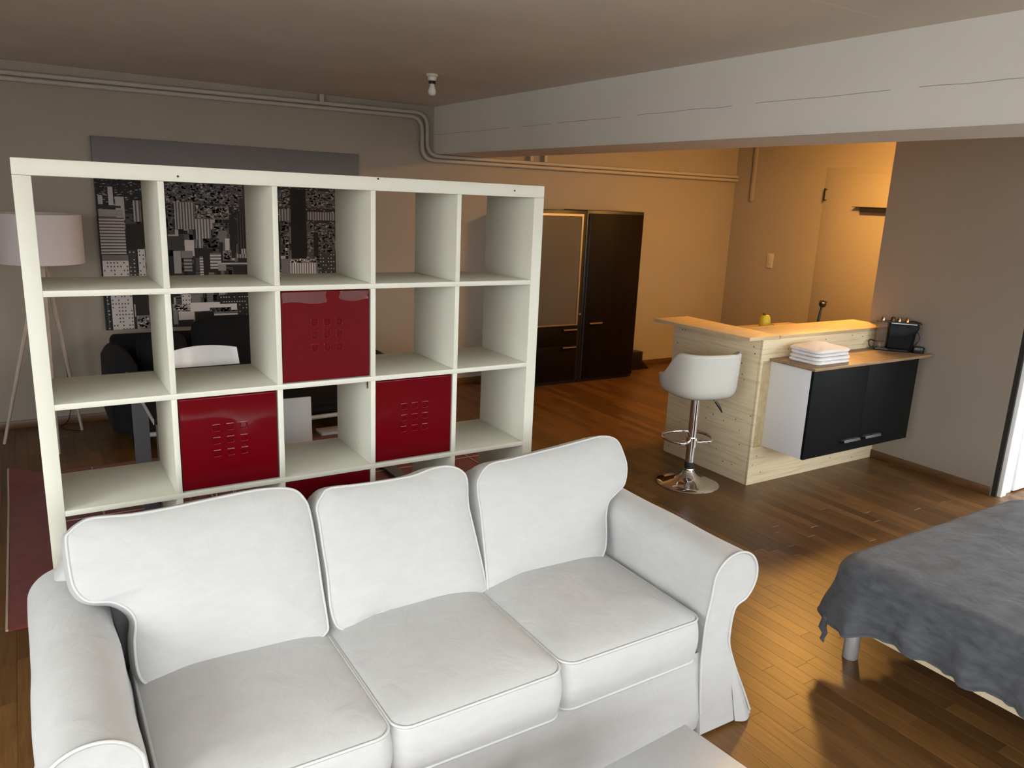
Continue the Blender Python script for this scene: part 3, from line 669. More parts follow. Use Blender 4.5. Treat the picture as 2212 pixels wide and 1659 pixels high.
# blanket draped over it
def blanket():
    x0, x1, y0, y1 = BXA-0.005, BXB+0.01, BYA, BYB+0.005
    ol = []
    base_ = rrect(x0, x1, y0, y1, 0.085, 16)
    n = len(base_)
    for i in range(n):
        a, b = Vector(base_[i]), Vector(base_[(i+1) % n]); L = (b-a).length; k = max(1, int(L/0.012))
        for q in range(k): ol.append(a+(b-a)*(q/k))
    n = len(ol); c = Vector(((x0+x1)/2, (y0+y1)/2)); rows = []
    s_len = [0.0]
    for i in range(1, n): s_len.append(s_len[-1]+(ol[i]-ol[i-1]).length)
    def nrm(i):
        t = (ol[(i+3) % n]-ol[i-3]).normalized(); return Vector((t.y, -t.x))
    nr = [nrm(i) for i in range(n)]
    topz = 0.478
    for s in (0.02, 0.2, 0.4, 0.55, 0.68, 0.78, 0.85, 0.90):
        r = []
        for p in ol:
            q = c+(p-c)*s
            hump = 0.030*math.exp(-((q.x-3.72)/0.30)**2-((q.y+1.22)/0.22)**2)
            r.append((q.x, q.y, topz+hump+0.010*noise.noise(Vector((q.x*2.2, q.y*2.2, 0)))+0.004*noise.noise(Vector((q.x*9, q.y*9, 2)))-0.012*max(0, (s-0.7)/0.2)))
        rows.append(r)
    seed = 0.0
    for k in range(17):
        t = k/16; r = []
        ang = min(1.0, t/0.42)*math.pi/2
        for i, p in enumerate(ol):
            nn = nr[i]; q0 = p-nn*0.034
            d0 = 0.075
            corner = math.exp(-(((p-Vector((x0+0.05, y1-0.05))).length)/0.14)**2)
            drop_tot = 0.248+0.012*math.sin(s_len[i]*5+1)+0.07*corner
            side = 0.02 if abs(nn.y) > 0.7 else 0.0
            if t <= 0.42:
                o_ = 0.085*math.sin(ang)*(1); z = topz-0.014-0.085*(1-math.cos(ang)); f = 0.6*t*t
            else:
                u = (t-0.42)/0.58
                o_ = 0.085+0.012*u*(1+2.5*corner); z = topz-0.099-u*(drop_tot-0.099-0.02); f = 0.106+u*0.95
            w1_ = math.sin(s_len[i]*30+3.5*noise.noise(Vector((s_len[i]*1.6, t*0.8, 0)))+1.2*t)
            w2_ = math.sin(s_len[i]*53+1.3+2.0*t+2*noise.noise(Vector((s_len[i]*2.3, t, 7))))
            fold = f*(0.050*max(0, w1_)**1.3+0.016*max(0, w2_)**2-0.008)*(0.55+0.75*abs(noise.noise(Vector((s_len[i]*1.1, 0, 3)))))
            crv = 0.012*noise.noise(Vector((s_len[i]*3.3, t*2.2, 5.0)))*f*2
            q = q0+nn*(o_+fold+crv+0.004)
            r.append((q.x, q.y, z+0.004*noise.noise(Vector((s_len[i]*8, t*6, 1)))))
        rows.append(r)
    mb = MB().grid(rows, close_u=True); mb.cap(rows[0], True)
    return mb, [Vector(p) for p in rows[-1]], n
mb, hem, nh = blanket()
bl = thing('blanket', 'grey fleece blanket draped over the bed with a rumpled hem', 'blanket', (3.4, -2.0, 0.45))
bs = mb.build('cloth', 'fleece_grey', bl, angle=80)
so = bs.modifiers.new('thickness', 'SOLIDIFY'); so.thickness = 0.006; so.offset = -1
MB().tube([p for p in hem], 0.0055, 6, closed=True).build('hem', 'fleece_grey', bl, angle=80)
ci = min(range(nh), key=lambda i: (hem[i]-Vector((2.55, -1.0, 0.2))).length)
tip = hem[ci]
MB().tube([tip+Vector((0.0, 0, 0.02)), tip+Vector((-0.006, 0.004, -0.03)), tip+Vector((0.010, 0.0, -0.06)), tip+Vector((0.002, 0.004, -0.085)), tip+Vector((0.008, 0, -0.10))], [0.012, 0.016, 0.011, 0.009, 0.004], 8).build('corner_tip', 'fleece_grey', bl, angle=80)

# ------------------------------------------------------------------ bar counter
bar = thing('bar_counter', 'L-shaped plywood bar counter with knotty panels and raised top', 'bar counter', (4.2, 0.8, 0))
box(3.96, 3.979, 0.548, 1.33, 0, 0.983).build('side_panel', 'plywood', bar, bevel=0.001)
box(3.96, PX0-0.001, 0.529, 0.5475, 0, 0.983).build('front_panel', 'plywood', bar, bevel=0.001)
box(3.98, 4.055, 0.5278, 0.529, 0.26, 0.845).build('corner_batten', 'pine_edge', bar)
box(3.98, PX0-0.001, 0.549, 0.567, 0.90, 0.982).build('rail', 'pine_edge', bar)
box(3.98, 3.998, 0.60, 1.32, 0.90, 0.982).build('rail', 'pine_edge', bar)
MB().prism([(3.785, 1.365), (3.83, 0.53), (4.115, 0.53), (4.115, 1.365)], 2, 0.984, 1.007).build('bar_top', 'plywood_top', bar, bevel=0.0012)
box(4.1152, PX0-0.001, 0.522, 0.845, 0.984, 1.007).build('bar_top', 'plywood_top', bar, bevel=0.0012)
for k in range(1, 4):     # plywood layers showing on the edges of the top
    z = 0.984+0.0056*k
    MB().prism([(3.7843, 1.3645), (3.8293, 0.531), (3.8298, 0.531), (3.7848, 1.3645)], 2, z-0.0009, z+0.0009).build('ply_layer', 'plywood_edge', bar)
    box(4.116, PX0-0.002, 0.5212, 0.5217, z-0.0009, z+0.0009).build('ply_layer', 'plywood_edge', bar)
for (y, z) in ((0.60, 0.93), (0.585, 0.885), (0.86, 0.955), (1.25, 0.935), (1.22, 0.937), (0.68, 0.42), (0.75, 0.10)):
    mb = MB().lathe([(0.0045, 0), (0.0045, 0.001)], (0, 0, 0), 10)
    mb.v = [(3.9597-v[2]*0.3, y+v[0], z+v[1]) for v in mb.v]; mb.build('screw_hole', 'dark_gap', bar)
# worktop and the cabinet hung below it
WTZ = 0.862
wt = tag(box(4.04, PX0-0.001, 0.182, 0.5275, WTZ-0.018, WTZ).build('worktop', 'worktop_oak', bevel=0.001), 'narrow oak worktop on the black wall cabinet', 'worktop')
cab = thing('wall_cabinet', 'white cabinet with two anthracite doors hung on the bar front', 'cabinet', (4.6, 0.38, 0.27))
CX0, CX1, CY0, CY1, CZ0, CZ1 = 4.057, 5.185, 0.218, 0.5265, 0.268, WTZ-0.019
box(CX0, CX0+0.018, CY0, CY1, CZ0, CZ1).build('side_panel', 'melamine_white', cab, bevel=0.0008)
box(CX1-0.018, CX1, CY0, CY1, CZ0, CZ1).build('side_panel', 'melamine_white', cab, bevel=0.0008)
box(CX0+0.0185, CX1-0.0185, CY0, CY1, CZ0, CZ0+0.018).build('bottom_panel', 'melamine_white', cab)
box(CX0+0.0185, CX1-0.0185, CY0, CY1, CZ1-0.018, CZ1).build('top_panel', 'melamine_white', cab)
box(CX0+0.0185, CX1-0.0185, CY1-0.01, CY1, CZ0+0.019, CZ1-0.019).build('back_panel', 'melamine_white', cab)
xm = (CX0+CX1)/2
for k, (a, b) in enumerate(((CX0, xm-0.0008), (xm+0.0008, CX1))):
    d = box(a, b, CY0-0.019, CY0-0.0005, CZ0, CZ1).build('door', 'door_anthracite', cab, bevel=0.0008)
    h0, h1 = (xm-0.195, xm-0.025) if k == 0 else (xm+0.035, xm+0.205)
    hz = CZ0+0.075
    MB().prism([(CY0-0.019, hz), (CY0-0.019, hz+0.012), (CY0-0.045, hz+0.012), (CY0-0.052, hz-0.004), (CY0-0.047, hz-0.004), (CY0-0.043, hz+0.004)], 0, h0, h1).build('handle', 'handle_grey', d, bevel=0.0006)
# folded towels
def towel(x0, x1, y0, y1, z0, h, seed, dome, label):
    t = thing('folded_towel', label, 'towel', ((x0+x1)/2, (y0+y1)/2, z0), group='folded towels on the worktop')
    rows = []; n = 44; R = []
    for k in range(2):
        hz0, hz1 = z0+h*k/2, z0+h*(k+1)/2-0.001
        ol = rrect(x0, x1, y0, y1, 0.045, 9); c = Vector(((x0+x1)/2, (y0+y1)/2)); rows = []
        for s, w in ((0.02, 1), (0.3, 1), (0.6, 1), (0.8, 1), (0.92, 0.93), (0.985, 0.72), (1.0, 0.5), (0.99, 0.25), (0.95, 0.04), (0.6, 0), (0.02, 0)):
            r = []
            for i, p in enumerate(ol):
                q = c+(Vector(p)-c)*s*(1+0.075*noise.noise(Vector((p[0]*9, p[1]*9, seed+k*3.7))))
                dm = dome*math.exp(-((q.x-c.x)/(0.33*(x1-x0)))**2-((q.y-c.y-0.03)/(0.35*(y1-y0)))**2)*(0.5+0.5*k)
                base_d = dome*0.5*math.exp(-((q.x-c.x)/(0.33*(x1-x0)))**2-((q.y-c.y-0.03)/(0.35*(y1-y0)))**2)*k
                z = hz0+base_d+(hz1-hz0+dm-base_d)*w
                z += 0.009*noise.noise(Vector((q.x*14, q.y*14, seed+k*2)))*w
                r.append((q.x, q.y, max(z0+0.0005, z)))
            rows.append(r)
        mb = MB().grid(rows, close_u=True); mb.cap(rows[0], True); mb.cap(rows[-1])
        mb.build('towel_fold', 'towel_white', t, angle=80)
    return t
towel(4.125, 4.475, 0.235, 0.475, WTZ, 0.046, 1.0, 0.0, 'lower folded white towel lying on the oak worktop')
towel(4.13, 4.47, 0.24, 0.47, WTZ+0.0495, 0.042, 5.0, 0.040, 'upper folded white towel with a humped top')
# coffee machine, its long side to the room
cm = thing('coffee_machine', 'slim black capsule coffee machine with clear water tank against the greige wall', 'coffee machine', (5.197, 0.362, WTZ), math.atan2(-0.77, 0.63))
def cmb(*a): return box(*a)
sidep = [(-0.085, 0.0), (0.072, 0.0), (0.082, 0.06), (0.088, 0.135), (0.105, 0.175), (0.10, 0.20), (-0.085, 0.20)]
MB().prism(sidep, 1, -0.045, 0.045).build('body', 'plastic_gloss', cm, bevel=0.006, local=True)
pan = [(-0.083, 0.028), (0.055, 0.028), (0.07, 0.125), (0.0, 0.108), (-0.083, 0.102)]
MB().prism(pan, 1, -0.0466, -0.0445).build('side_panel', 'door_anthracite', cm, local=True)
MB().prism(rrect(-0.175, 0.120, -0.048, 0.048, 0.03, 6), 2, 0.201, 0.207).build('top_plate', 'plastic_black', cm, local=True, bevel=0.001)
box(-0.078, 0.085, -0.0475, -0.0455, 0.1955, 0.2005).build('trim_strip', 'alu_brushed', cm, local=True)
MB().prism(rrect(-0.168, -0.088, -0.040, 0.040, 0.03, 6), 2, 0.018, 0.200).build('water_tank', 'clear_tank', cm, local=True)
MB().prism(rrect(-0.172, 0.072, -0.045, 0.045, 0.02, 6), 2, 0.0, 0.016).build('base', 'plastic_black', cm, local=True, bevel=0.002)
MB().lathe([(0.004, 0), (0.006, 0.02), (0.0, 0.024)], (-0.13, 0, 0.019), 10).build('tank_valve', 'chrome', cm, local=True)
MB().prism(rrect(0.073, 0.160, -0.045, 0.045, 0.03, 6), 2, 0.0, 0.042).build('drip_tray', 'plastic_black', cm, local=True, bevel=0.003)
MB().tube([tuple(p) for p in catmull([(0.085, -0.01, 0.15), (0.112, -0.01, 0.13), (0.118, -0.01, 0.095), (0.10, -0.01, 0.06), (0.075, -0.01, 0.045)], 5, False)], 0.004, 8).build('lever', 'plastic_black', cm, local=True)
MB().tube([tuple(p) for p in catmull([(-0.09, 0.05, 0.05), (-0.15, 0.05, 0.048), (-0.185, 0.03, 0.06), (-0.202, -0.02, 0.055), (-0.20, -0.05, 0.03), (-0.175, -0.055, 0.008)], 6, False)], 0.0035, 8).build('cable', 'cable_black', cm, local=True)
MB().tube([tuple(p) for p in catmull([(0.03, 0.0, 0.21), (0.06, 0.01, 0.216), (0.09, 0.0, 0.212), (0.11, 0.0, 0.207)], 5, False)], 0.004, 8).build('lever_bar', 'plastic_black', cm, local=True)
ca, sa = 0.63, -0.77
for (u, r, mname, lab) in ((-0.128, 0.0145, 'capsule_bronze', 'leftmost bronze coffee capsule standing over the water tank'), (-0.066, 0.0165, 'capsule_brown', 'dark brown coffee capsule, second from the left on the machine'),
                           (-0.026, 0.0145, 'capsule_bronze', 'dull bronze coffee capsule, third from the left on the machine'), (0.026, 0.0145, 'capsule_copper', 'reddish copper coffee capsule, rightmost on the machine')):
    bx, by, bz = 5.197+u*ca/math.hypot(ca, sa), 0.362+u*sa/math.hypot(ca, sa), WTZ+0.207
    t = thing('coffee_capsule', lab, 'capsule', (bx, by, bz), group='coffee capsules on the machine')
    MB().lathe([(r*1.18, 0), (r*1.18, 0.0012), (r, 0.0016), (r*0.84, 0.022), (r*0.62, 0.029), (r*0.3, 0.031), (0.0, 0.031)], (0, 0, 0), 18).build('shell', mname, t, local=True)

# things standing on the kitchen side of the bar
kc = thing('kitchen_counter', 'low kitchen counter hidden behind the plywood bar', 'counter', (4.8, 1.1, 0))
box(4.22, PX0-0.002, 0.85, 1.40, 0.0, 0.86).build('carcass', 'melamine_white', kc, bevel=0.002)
box(4.20, PX0-0.002, 0.85, 1.42, 0.8605, 0.895).build('counter_top', 'worktop_oak', kc, bevel=0.002)
yb = thing('yellow_bottle', 'small yellow bottle with brown cap behind the bar top', 'bottle', (4.525, 1.0, 0.895))
MB().lathe([(0.036, 0), (0.039, 0.006), (0.039, 0.115), (0.035, 0.142), (0.026, 0.156), (0.012, 0.160)], (0, 0, 0), 20).build('body', 'yellow_plastic', yb, local=True)
MB().lathe([(0.013, 0.1595), (0.015, 0.161), (0.013, 0.172), (0.0, 0.173)], (-0.012, 0, 0), 14).build('cap', 'brown_cap', yb, local=True)
fc = thing('mixer_tap', 'shiny chrome knob beside the yellow bottle', 'tap', (4.61, 1.0, 0.895))
MB().lathe([(0.022, 0), (0.018, 0.01), (0.010, 0.02), (0.010, 0.05), (0.018, 0.058), (0.020, 0.072), (0.014, 0.084), (0.0, 0.088)], (0, 0, 0), 20).build('knob', 'chrome', fc, local=True)
MB().tube([(0.012, 0, 0.066), (0.035, 0, 0.05), (0.045, 0.0, 0.03)], 0.006, 8).build('lever', 'chrome', fc, local=True)
db = thing('dish_brush', 'black dish brush standing bristles up behind the bar', 'brush', (5.14, 1.0, 0.895))
MB().tube([(-0.02, 0, 0.0), (0.0, 0, 0.09), (0.008, 0, 0.16), (0.018, 0, 0.195)], [0.012, 0.011, 0.0085, 0.007], 10).build('handle', 'plastic_black', db, local=True)
hd = MB(); hc = Vector((0.022, 0, 0.212))
hd.lathe([(0.0, -0.026), (0.018, -0.020), (0.028, -0.004), (0.027, 0.008), (0.018, 0.016), (0, 0.018)], tuple(hc), 16)
hd.build('head', 'plastic_black', db, local=True)
br = MB()
for i in range(26):
    a = i*2.399; rr_ = 0.024*math.sqrt((i+0.5)/26); d = Vector((rr_*math.cos(a), rr_*math.sin(a), 0))
    p = hc+d+Vector((0, 0, 0.010)); br.tube([p, p+Vector((d.x*0.55, d.y*0.55, 0.026-6*rr_*0.1))], [0.0022, 0.0012], 5)
br.build('bristles', 'rubber_black', db, local=True, merge=False)

# ------------------------------------------------------------------ bar stool
st = thing('bar_stool', 'white bucket-seat bar stool on a chrome pedestal by the bar', 'stool', (3.63, 0.742, 0), R_(78))   # +x is the way it faces
MB().lathe([(0.0, 0.0), (0.204, 0.0), (0.206, 0.004), (0.200, 0.010), (0.15, 0.020), (0.10, 0.034), (0.062, 0.055), (0.040, 0.080), (0.033, 0.098), (0.0, 0.10)], (0, 0, 0), 48).build('base', 'chrome', st, local=True)
MB().lathe([(0.034, 0.094), (0.037, 0.10), (0.034, 0.108)], (0, 0, 0), 28).build('base_ring', 'chrome', st, local=True)
MB().lathe([(0.031, 0.108), (0.031, 0.146), (0.029, 0.15)], (0, 0, 0), 28).build('sleeve', 'rubber_black', st, local=True)
MB().lathe([(0.0285, 0.148), (0.0285, 0.42), (0.0285, 0.60)], (0, 0, 0), 28).build('column', 'chrome', st, local=True)
fr = [(0.02, -0.03, 0.278), (0.10, -0.115, 0.30), (0.18, -0.13, 0.303), (0.225, -0.09, 0.303), (0.235, 0, 0.303), (0.225, 0.09, 0.303), (0.18, 0.13, 0.303), (0.10, 0.115, 0.30), (0.02, 0.03, 0.278)]
fr = [(-0.02, 0.03, 0.296), (-0.06, 0.10, 0.30), (0.0, 0.155, 0.303), (0.09, 0.165, 0.303), (0.165, 0.12, 0.303), (0.19, 0.0, 0.303), (0.165, -0.12, 0.303), (0.09, -0.165, 0.303), (0.0, -0.155, 0.303), (-0.06, -0.10, 0.30), (-0.02, -0.03, 0.296)]
MB().tube([tuple(p) for p in catmull(fr, 5, False)], 0.0095, 10).build('foot_rest', 'chrome', st, local=True)
MB().lathe([(0.036, 0.255), (0.036, 0.32)], (0, 0, 0), 24).build('foot_rest_clamp', 'chrome', st, local=True)
MB().tube([(0.02, -0.03, 0.60), (-0.03, -0.10, 0.585), (-0.045, -0.125, 0.565)], 0.005, 8).build('lever', 'chrome', st, local=True)
MB().tube([(-0.044, -0.123, 0.567), (-0.060, -0.148, 0.530), (-0.070, -0.163, 0.498)], [0.008, 0.009, 0.004], 8).build('lever_grip', 'plastic_black', st, local=True)
def bucket():
    n = 72; rows = []
    def plan(phi, sx, sy):
        # superellipse, flatter at the back
        c_, s_ = math.cos(phi), math.sin(phi); e = 2.9
        r = (abs(c_/sx)**e+abs(s_/sy)**e)**(-1/e)
        return r*c_, r*s_
    def rim(phi):
        d = abs(math.degrees(math.atan2(math.sin(phi-math.pi), math.cos(phi-math.pi))))    # 0 at the back
        if d < 62: return 0.905
        if d < 112: t = (d-62)/50; t = t*t*(3-2*t); return 0.905-0.165*t
        t = min(1, (d-112)/45); t = t*t*(3-2*t); return 0.740-0.050*t
    prof_o = [(0.05, 0.600, 0), (0.45, 0.604, 0), (0.72, 0.612, 0), (0.87, 0.628, 0), (0.945, 0.650, 0), (0.98, 0.68, 0)]
    for f, z, k in prof_o:
        rows.append([(*[q for q in plan(2*math.pi*i/n, 0.222*f, 0.228*f)], z) for i in range(n)])
    for u in (0.2, 0.4, 0.6, 0.8, 0.93):
        r = []
        for i in range(n):
            ph = 2*math.pi*i/n; h = rim(ph); f = 0.985+0.03*u
            x, y = plan(ph, 0.222*f, 0.228*f); r.append((x, y, 0.69+max(0.0, (h-0.69))*u))
        rows.append(r)
    for f, dz in ((1.012, -0.004), (0.985, 0.006), (0.945, 0.006), (0.90, -0.004)):
        r = []
        for i in range(n):
            ph = 2*math.pi*i/n; x, y = plan(ph, 0.222*f, 0.228*f); r.append((x, y, max(0.698, rim(ph))+dz))
        rows.append(r)
    for u in (0.75, 0.45, 0.15):
        r = []
        for i in range(n):
            ph = 2*math.pi*i/n; h = max(0.698, rim(ph)); x, y = plan(ph, 0.222*0.87, 0.228*0.87); r.append((x, y, 0.690+(h-0.690)*u))
        rows.append(r)
    for f in (0.72, 0.45, 0.2, 0.03):
        r = []
        for i in range(n): ph = 2*math.pi*i/n; x, y = plan(ph, 0.222*f, 0.228*f); r.append((x, y, 0.684))
        rows.append(r)
    mb = MB().grid(rows, close_u=True); mb.cap(rows[0], True); mb.cap(rows[-1]); return mb
bucket().build('seat_shell', 'leather_white', st, local=True, angle=70)

# ------------------------------------------------------------------ wardrobes on the back wall
YW = 3.35; YWB = YB-BT-0.002
def carcass(t, x0, x1, z1):
    box(x0, x1, YW+0.022, YWB, 0.03, z1).build('carcass', 'carcass_black', t, bevel=0.002)
    box(x0+0.005, x1-0.005, YW+0.03, YWB, 0.0, 0.0295).build('plinth', 'carcass_black', t)
w1 = thing('display_cabinet', 'dark cabinet with frosted glass door above a drawer', 'cabinet', (4.31, 3.56, 0))
carcass(w1, 3.95, 4.668, 1.705)
GX0, GX1, GZ0, GZ1 = 4.0, 4.618, 0.598, 1.674
gd = MB().quadbox(GX0, GX1, YW, YW+0.02, GZ1-0.020, GZ1).quadbox(GX0, GX1, YW, YW+0.02, GZ0, GZ0+0.014).quadbox(GX0, GX0+0.016, YW, YW+0.02, GZ0+0.014, GZ1-0.02).quadbox(GX1-0.020, GX1, YW, YW+0.02, GZ0+0.014, GZ1-0.02).build('glass_door', 'alu_handle', w1, merge=False)
box(GX0+0.017, GX1-0.021, YW+0.006, YW+0.012, GZ0+0.0145, GZ1-0.0205).build('pane', 'frosted_glass', gd)
MB().lathe([(0.004, 0), (0.004, 0.016), (0.008, 0.018), (0.008, 0.022), (0, 0.023)], (0, 0, 0), 12)
kn = MB().lathe([(0.004, 0), (0.004, 0.016), (0.009, 0.018), (0.009, 0.024), (0, 0.025)], (0, 0, 0), 12); kn.v = [(4.628+v[0], YW-v[2], 0.709+v[1]) for v in kn.v]; kn.build('knob', 'alu_handle', gd)
def bar_handle(x0, x1, z, parent, y=YW):
    MB().quadbox(x0, x1, y-0.026, y-0.018, z-0.007, z+0.007).quadbox(x0+0.01, x0+0.018, y-0.018, y, z-0.004, z+0.004).quadbox(x1-0.018, x1-0.01, y-0.018, y, z-0.004, z+0.004).build('handle', 'alu_handle', parent, merge=False)
dr = box(4.0, 4.618, YW, YW+0.02, 0.402, 0.580).build('drawer', 'veneer_dark', w1, bevel=0.0015); bar_handle(4.44, 4.60, 0.558, dr)
ld_ = box(4.0, 4.618, YW, YW+0.02, 0.045, 0.398).build('lower_door', 'veneer_dark', w1, bevel=0.0015); bar_handle(4.44, 4.60, 0.382, ld_)
w2 = thing('wardrobe', 'dark veneer wardrobe with one tall door against the back wall', 'wardrobe', (5.03, 3.56, 0))
carcass(w2, 4.672, 5.395, 1.713)
rd = box(4.702, 5.372, YW, YW+0.02, 0.038, 1.684).build('door', 'veneer_dark', w2, bevel=0.0015); bar_handle(4.758, 4.915, 0.610, rd)
box(4.6985, 4.7015, YW, YW+0.02, 0.038, 1.684).build('edge_strip', 'handle_grey', w2)
bb = thing('black_case', 'small black case on the floor beside the wardrobe', 'case', (5.68, 3.62, 0))
box(5.58, 5.745, 3.60, 3.72, 0.0, 0.205).build('body', 'plastic_black', bb, bevel=0.006)
MB().prism([(5.745, 0.0), (5.865, 0.0), (5.745, 0.11)], 1, 3.62, 3.70).build('flap', 'plastic_black', bb)

# ------------------------------------------------------------------ kitchen wall
kcab = thing('wall_cupboard', 'white flush cupboard with slim dark handle in the kitchen wall', 'cupboard', (7.11, 1.75, 1.2))
box(XR-0.004, XR-0.0005, 1.12, 2.56, 0.4, 2.235).build('frame', 'paint_white_dim', kcab, bevel=0.001)
d = box(XR-0.008, XR-0.0042, 1.722, 2.545, 0.42, 2.177).build('door', 'paint_white_dim', kcab, bevel=0.001)
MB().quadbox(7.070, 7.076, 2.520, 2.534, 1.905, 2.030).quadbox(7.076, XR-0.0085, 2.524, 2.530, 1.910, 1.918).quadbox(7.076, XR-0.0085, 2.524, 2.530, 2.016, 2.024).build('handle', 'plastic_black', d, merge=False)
box(XR-0.008, XR-0.0042, 1.125, 1.719, 0.42, 2.177).build('door', 'paint_white_dim', kcab, bevel=0.001)
hdv = thing('cooker_hood', 'flat dark cooker hood on the kitchen wall beside the greige wall', 'hood', (7.0, 1.7, 1.81))
box(XR-0.075, XR-0.0085, 1.15, 2.17, 1.853, 1.858).build('top_plate', 'hood_black', hdv)
box(XR-0.060, XR-0.0085, 1.17, 2.09, 1.808, 1.8525).build('body', 'hood_black', hdv, bevel=0.002)
sw = thing('wall_socket', 'white double wall socket on the kitchen wall', 'socket', (XR-0.01, 3.15, 1.23))
box(XR-0.009, XR-0.001, 3.105, 3.195, 1.152, 1.315).build('plate', 'switch_white', sw, bevel=0.003)
box(XR-0.013, XR-0.0092, 3.125, 3.175, 1.245, 1.30).build('rocker', 'switch_white', sw, bevel=0.002)
for yy in (3.139, 3.15, 3.161):
    box(XR-0.0096, XR-0.0088, yy-0.0025, yy+0.0025, 1.195, 1.200).build('socket_hole', 'dark_gap', sw)
tr = tag(box(XR-0.025, XR-0.001, 3.485, 3.525, 1.875, ZC-0.002).build('cable_trunking', 'paint_white_dim', bevel=0.003), 'short vertical white trunking near the kitchen corner', 'trunking')
# the lit lamp over the kitchen
kl = thing('ceiling_lamp', 'warm glowing dish lamp on the kitchen ceiling behind the beam', 'lamp', (KITCHEN_LAMP[0], KITCHEN_LAMP[1], ZC))
MB().lathe([(0.055, -0.03), (0.06, -0.026), (0.06, -0.001)], (0, 0, 0), 24).build('base', 'plastic_white', kl, local=True)
MB().lathe([(0.0, -0.125), (0.06, -0.120), (0.11, -0.105), (0.145, -0.080), (0.155, -0.050), (0.150, -0.035), (0.06, -0.031)], (0, 0, 0), 28).build('globe', 'lamp_glow', kl, local=True)

# ------------------------------------------------------------------ pipes along the back wall
pp = thing('heating_pipes', 'pair of white painted pipes bending down around the beam along the back wall', 'pipes', (2.0, 3.74, 2.4))
def bend(pts, r=0.10, n=7):
    out = [Vector(pts[0])]
    for i in range(1, len(pts)-1):
        a, b, c_ = Vector(pts[i-1]), Vector(pts[i]), Vector(pts[i+1]); d1, d2 = (a-b).normalized(), (c_-b).normalized()
        p, q = b+d1*r, b+d2*r
        for k in range(n+1):
            t = k/n; out.append((1-t)**2*p+2*t*(1-t)*b+t*t*q)
    out.append(Vector(pts[-1])); return out
yp = 3.742
MB().tube(bend([(XL+0.01, yp, 2.450), (3.125, yp, 2.487), (3.128, yp, 2.130), (XR-0.015, yp, 2.142)], 0.12), 0.017, 12).build('pipe', 'paint_pipe', pp)
MB().tube(bend([(XL+0.01, yp-0.004, 2.412), (3.075, yp-0.004, 2.449), (3.078, yp-0.004, 2.092), (XR-0.015, yp-0.004, 2.104)], 0.12), 0.017, 12).build('pipe', 'paint_pipe', pp)
for (x, z0, z1) in ((2.175, 2.485, ZC-0.001), (4.235, 2.15, 2.30), (4.40, 2.15, 2.30)):
    box(x-0.018, x+0.018, YB-0.055, YB-0.001, z0, z1).build('bracket', 'paint_pipe', pp, bevel=0.003)
# bare bulb on the ceiling
bu_ = thing('bare_bulb', 'unlit bare bulb in a porcelain holder on the ceiling', 'light bulb', (2.347, 2.072, ZC))
MB().lathe([(0.040, -0.001), (0.040, -0.012), (0.030, -0.020), (0.026, -0.040), (0.0225, -0.042)], (0, 0, 0), 24).build('holder', 'porcelain', bu_, local=True)
MB().lathe([(0.0225, -0.040), (0.0225, -0.058), (0.017, -0.060)], (0, 0, 0), 20).build('socket_ring', 'plastic_black', bu_, local=True)
MB().lathe([(0.014, -0.058), (0.016, -0.075), (0.024, -0.095), (0.0265, -0.110), (0.022, -0.124), (0.012, -0.131), (0.0, -0.132)], (0, 0, 0), 20).build('glass', 'bulb_glass', bu_, local=True)

# ------------------------------------------------------------------ city picture
cvs = thing('city_canvas', 'large black-and-white canvas print of a city seen from above', 'picture', (1.49, 3.76, 0.70))
VX, VZ, VW, VH, VY = 0.49, 0.70, 2.0, 1.40, 3.748
box(VX, VX+VW, VY, YB-0.001, VZ, VZ+VH).build('canvas', 'canvas_edge', cvs)
pm = MB(); pt = []; lvl = [0]
def pq(x0, z0, x1, z1, g, layer):
    x0, x1 = sorted((max(0.002, x0), min(VW-0.002, x1))) if x1 > 0.002 and x0 < VW else (0, 0); z0, z1 = sorted((max(0.002, z0), min(VH-0.002, z1)))
    if x1-x0 < 1e-4 or z1-z0 < 1e-4: return
    y = VY-0.0005-layer*0.00012; n = len(pm.v)
    pm.v += [(VX+x0, y, VZ+z0), (VX+x1, y, VZ+z0), (VX+x1, y, VZ+z1), (VX+x0, y, VZ+z1)]; pm.f.append((n, n+1, n+2, n+3)); g = max(0.004, g)
    g *= 1.5; pt.append((g*1.0, g*0.93, g*0.92))
rp = random.Random(11)
for k in range(10): pq(0, 1.16+k*0.024, VW, 1.16+(k+1)*0.024, 0.155-0.004*k, 0)          # hazy sky
pq(0, 0, VW, 1.16, 0.018, 0)
for k in range(1500):                                                                  # dense far quarters
    z = 0.80+0.36*rp.random()**0.7; w = 0.006+0.022*rp.random()*(1.25-z); x = rp.random()*VW
    pq(x, z, x+w*1.6, z+w*(0.35+0.6*rp.random()), rp.choice((0.02, 0.05, 0.10, 0.16, 0.24, 0.30))*0.9, 1)
for k in range(150):                                                                   # nearer blocks standing in dark streets
    z = 0.80*rp.random(); w = 0.03+0.05*rp.random(); h = w*(0.8+2.0*rp.random()); x = rp.random()*VW
    g = rp.choice((0.03, 0.06, 0.12, 0.2, 0.32)); pq(x, z, x+w, z+h, g, 1); pq(x+w, z-0.01, x+w*1.4, z+h-0.008, g*0.3, 1)
    for i in range(int(h/0.012)): pq(x+0.003, z+i*0.012+0.004, x+w-0.003, z+i*0.012+0.008, g*0.45, 2)
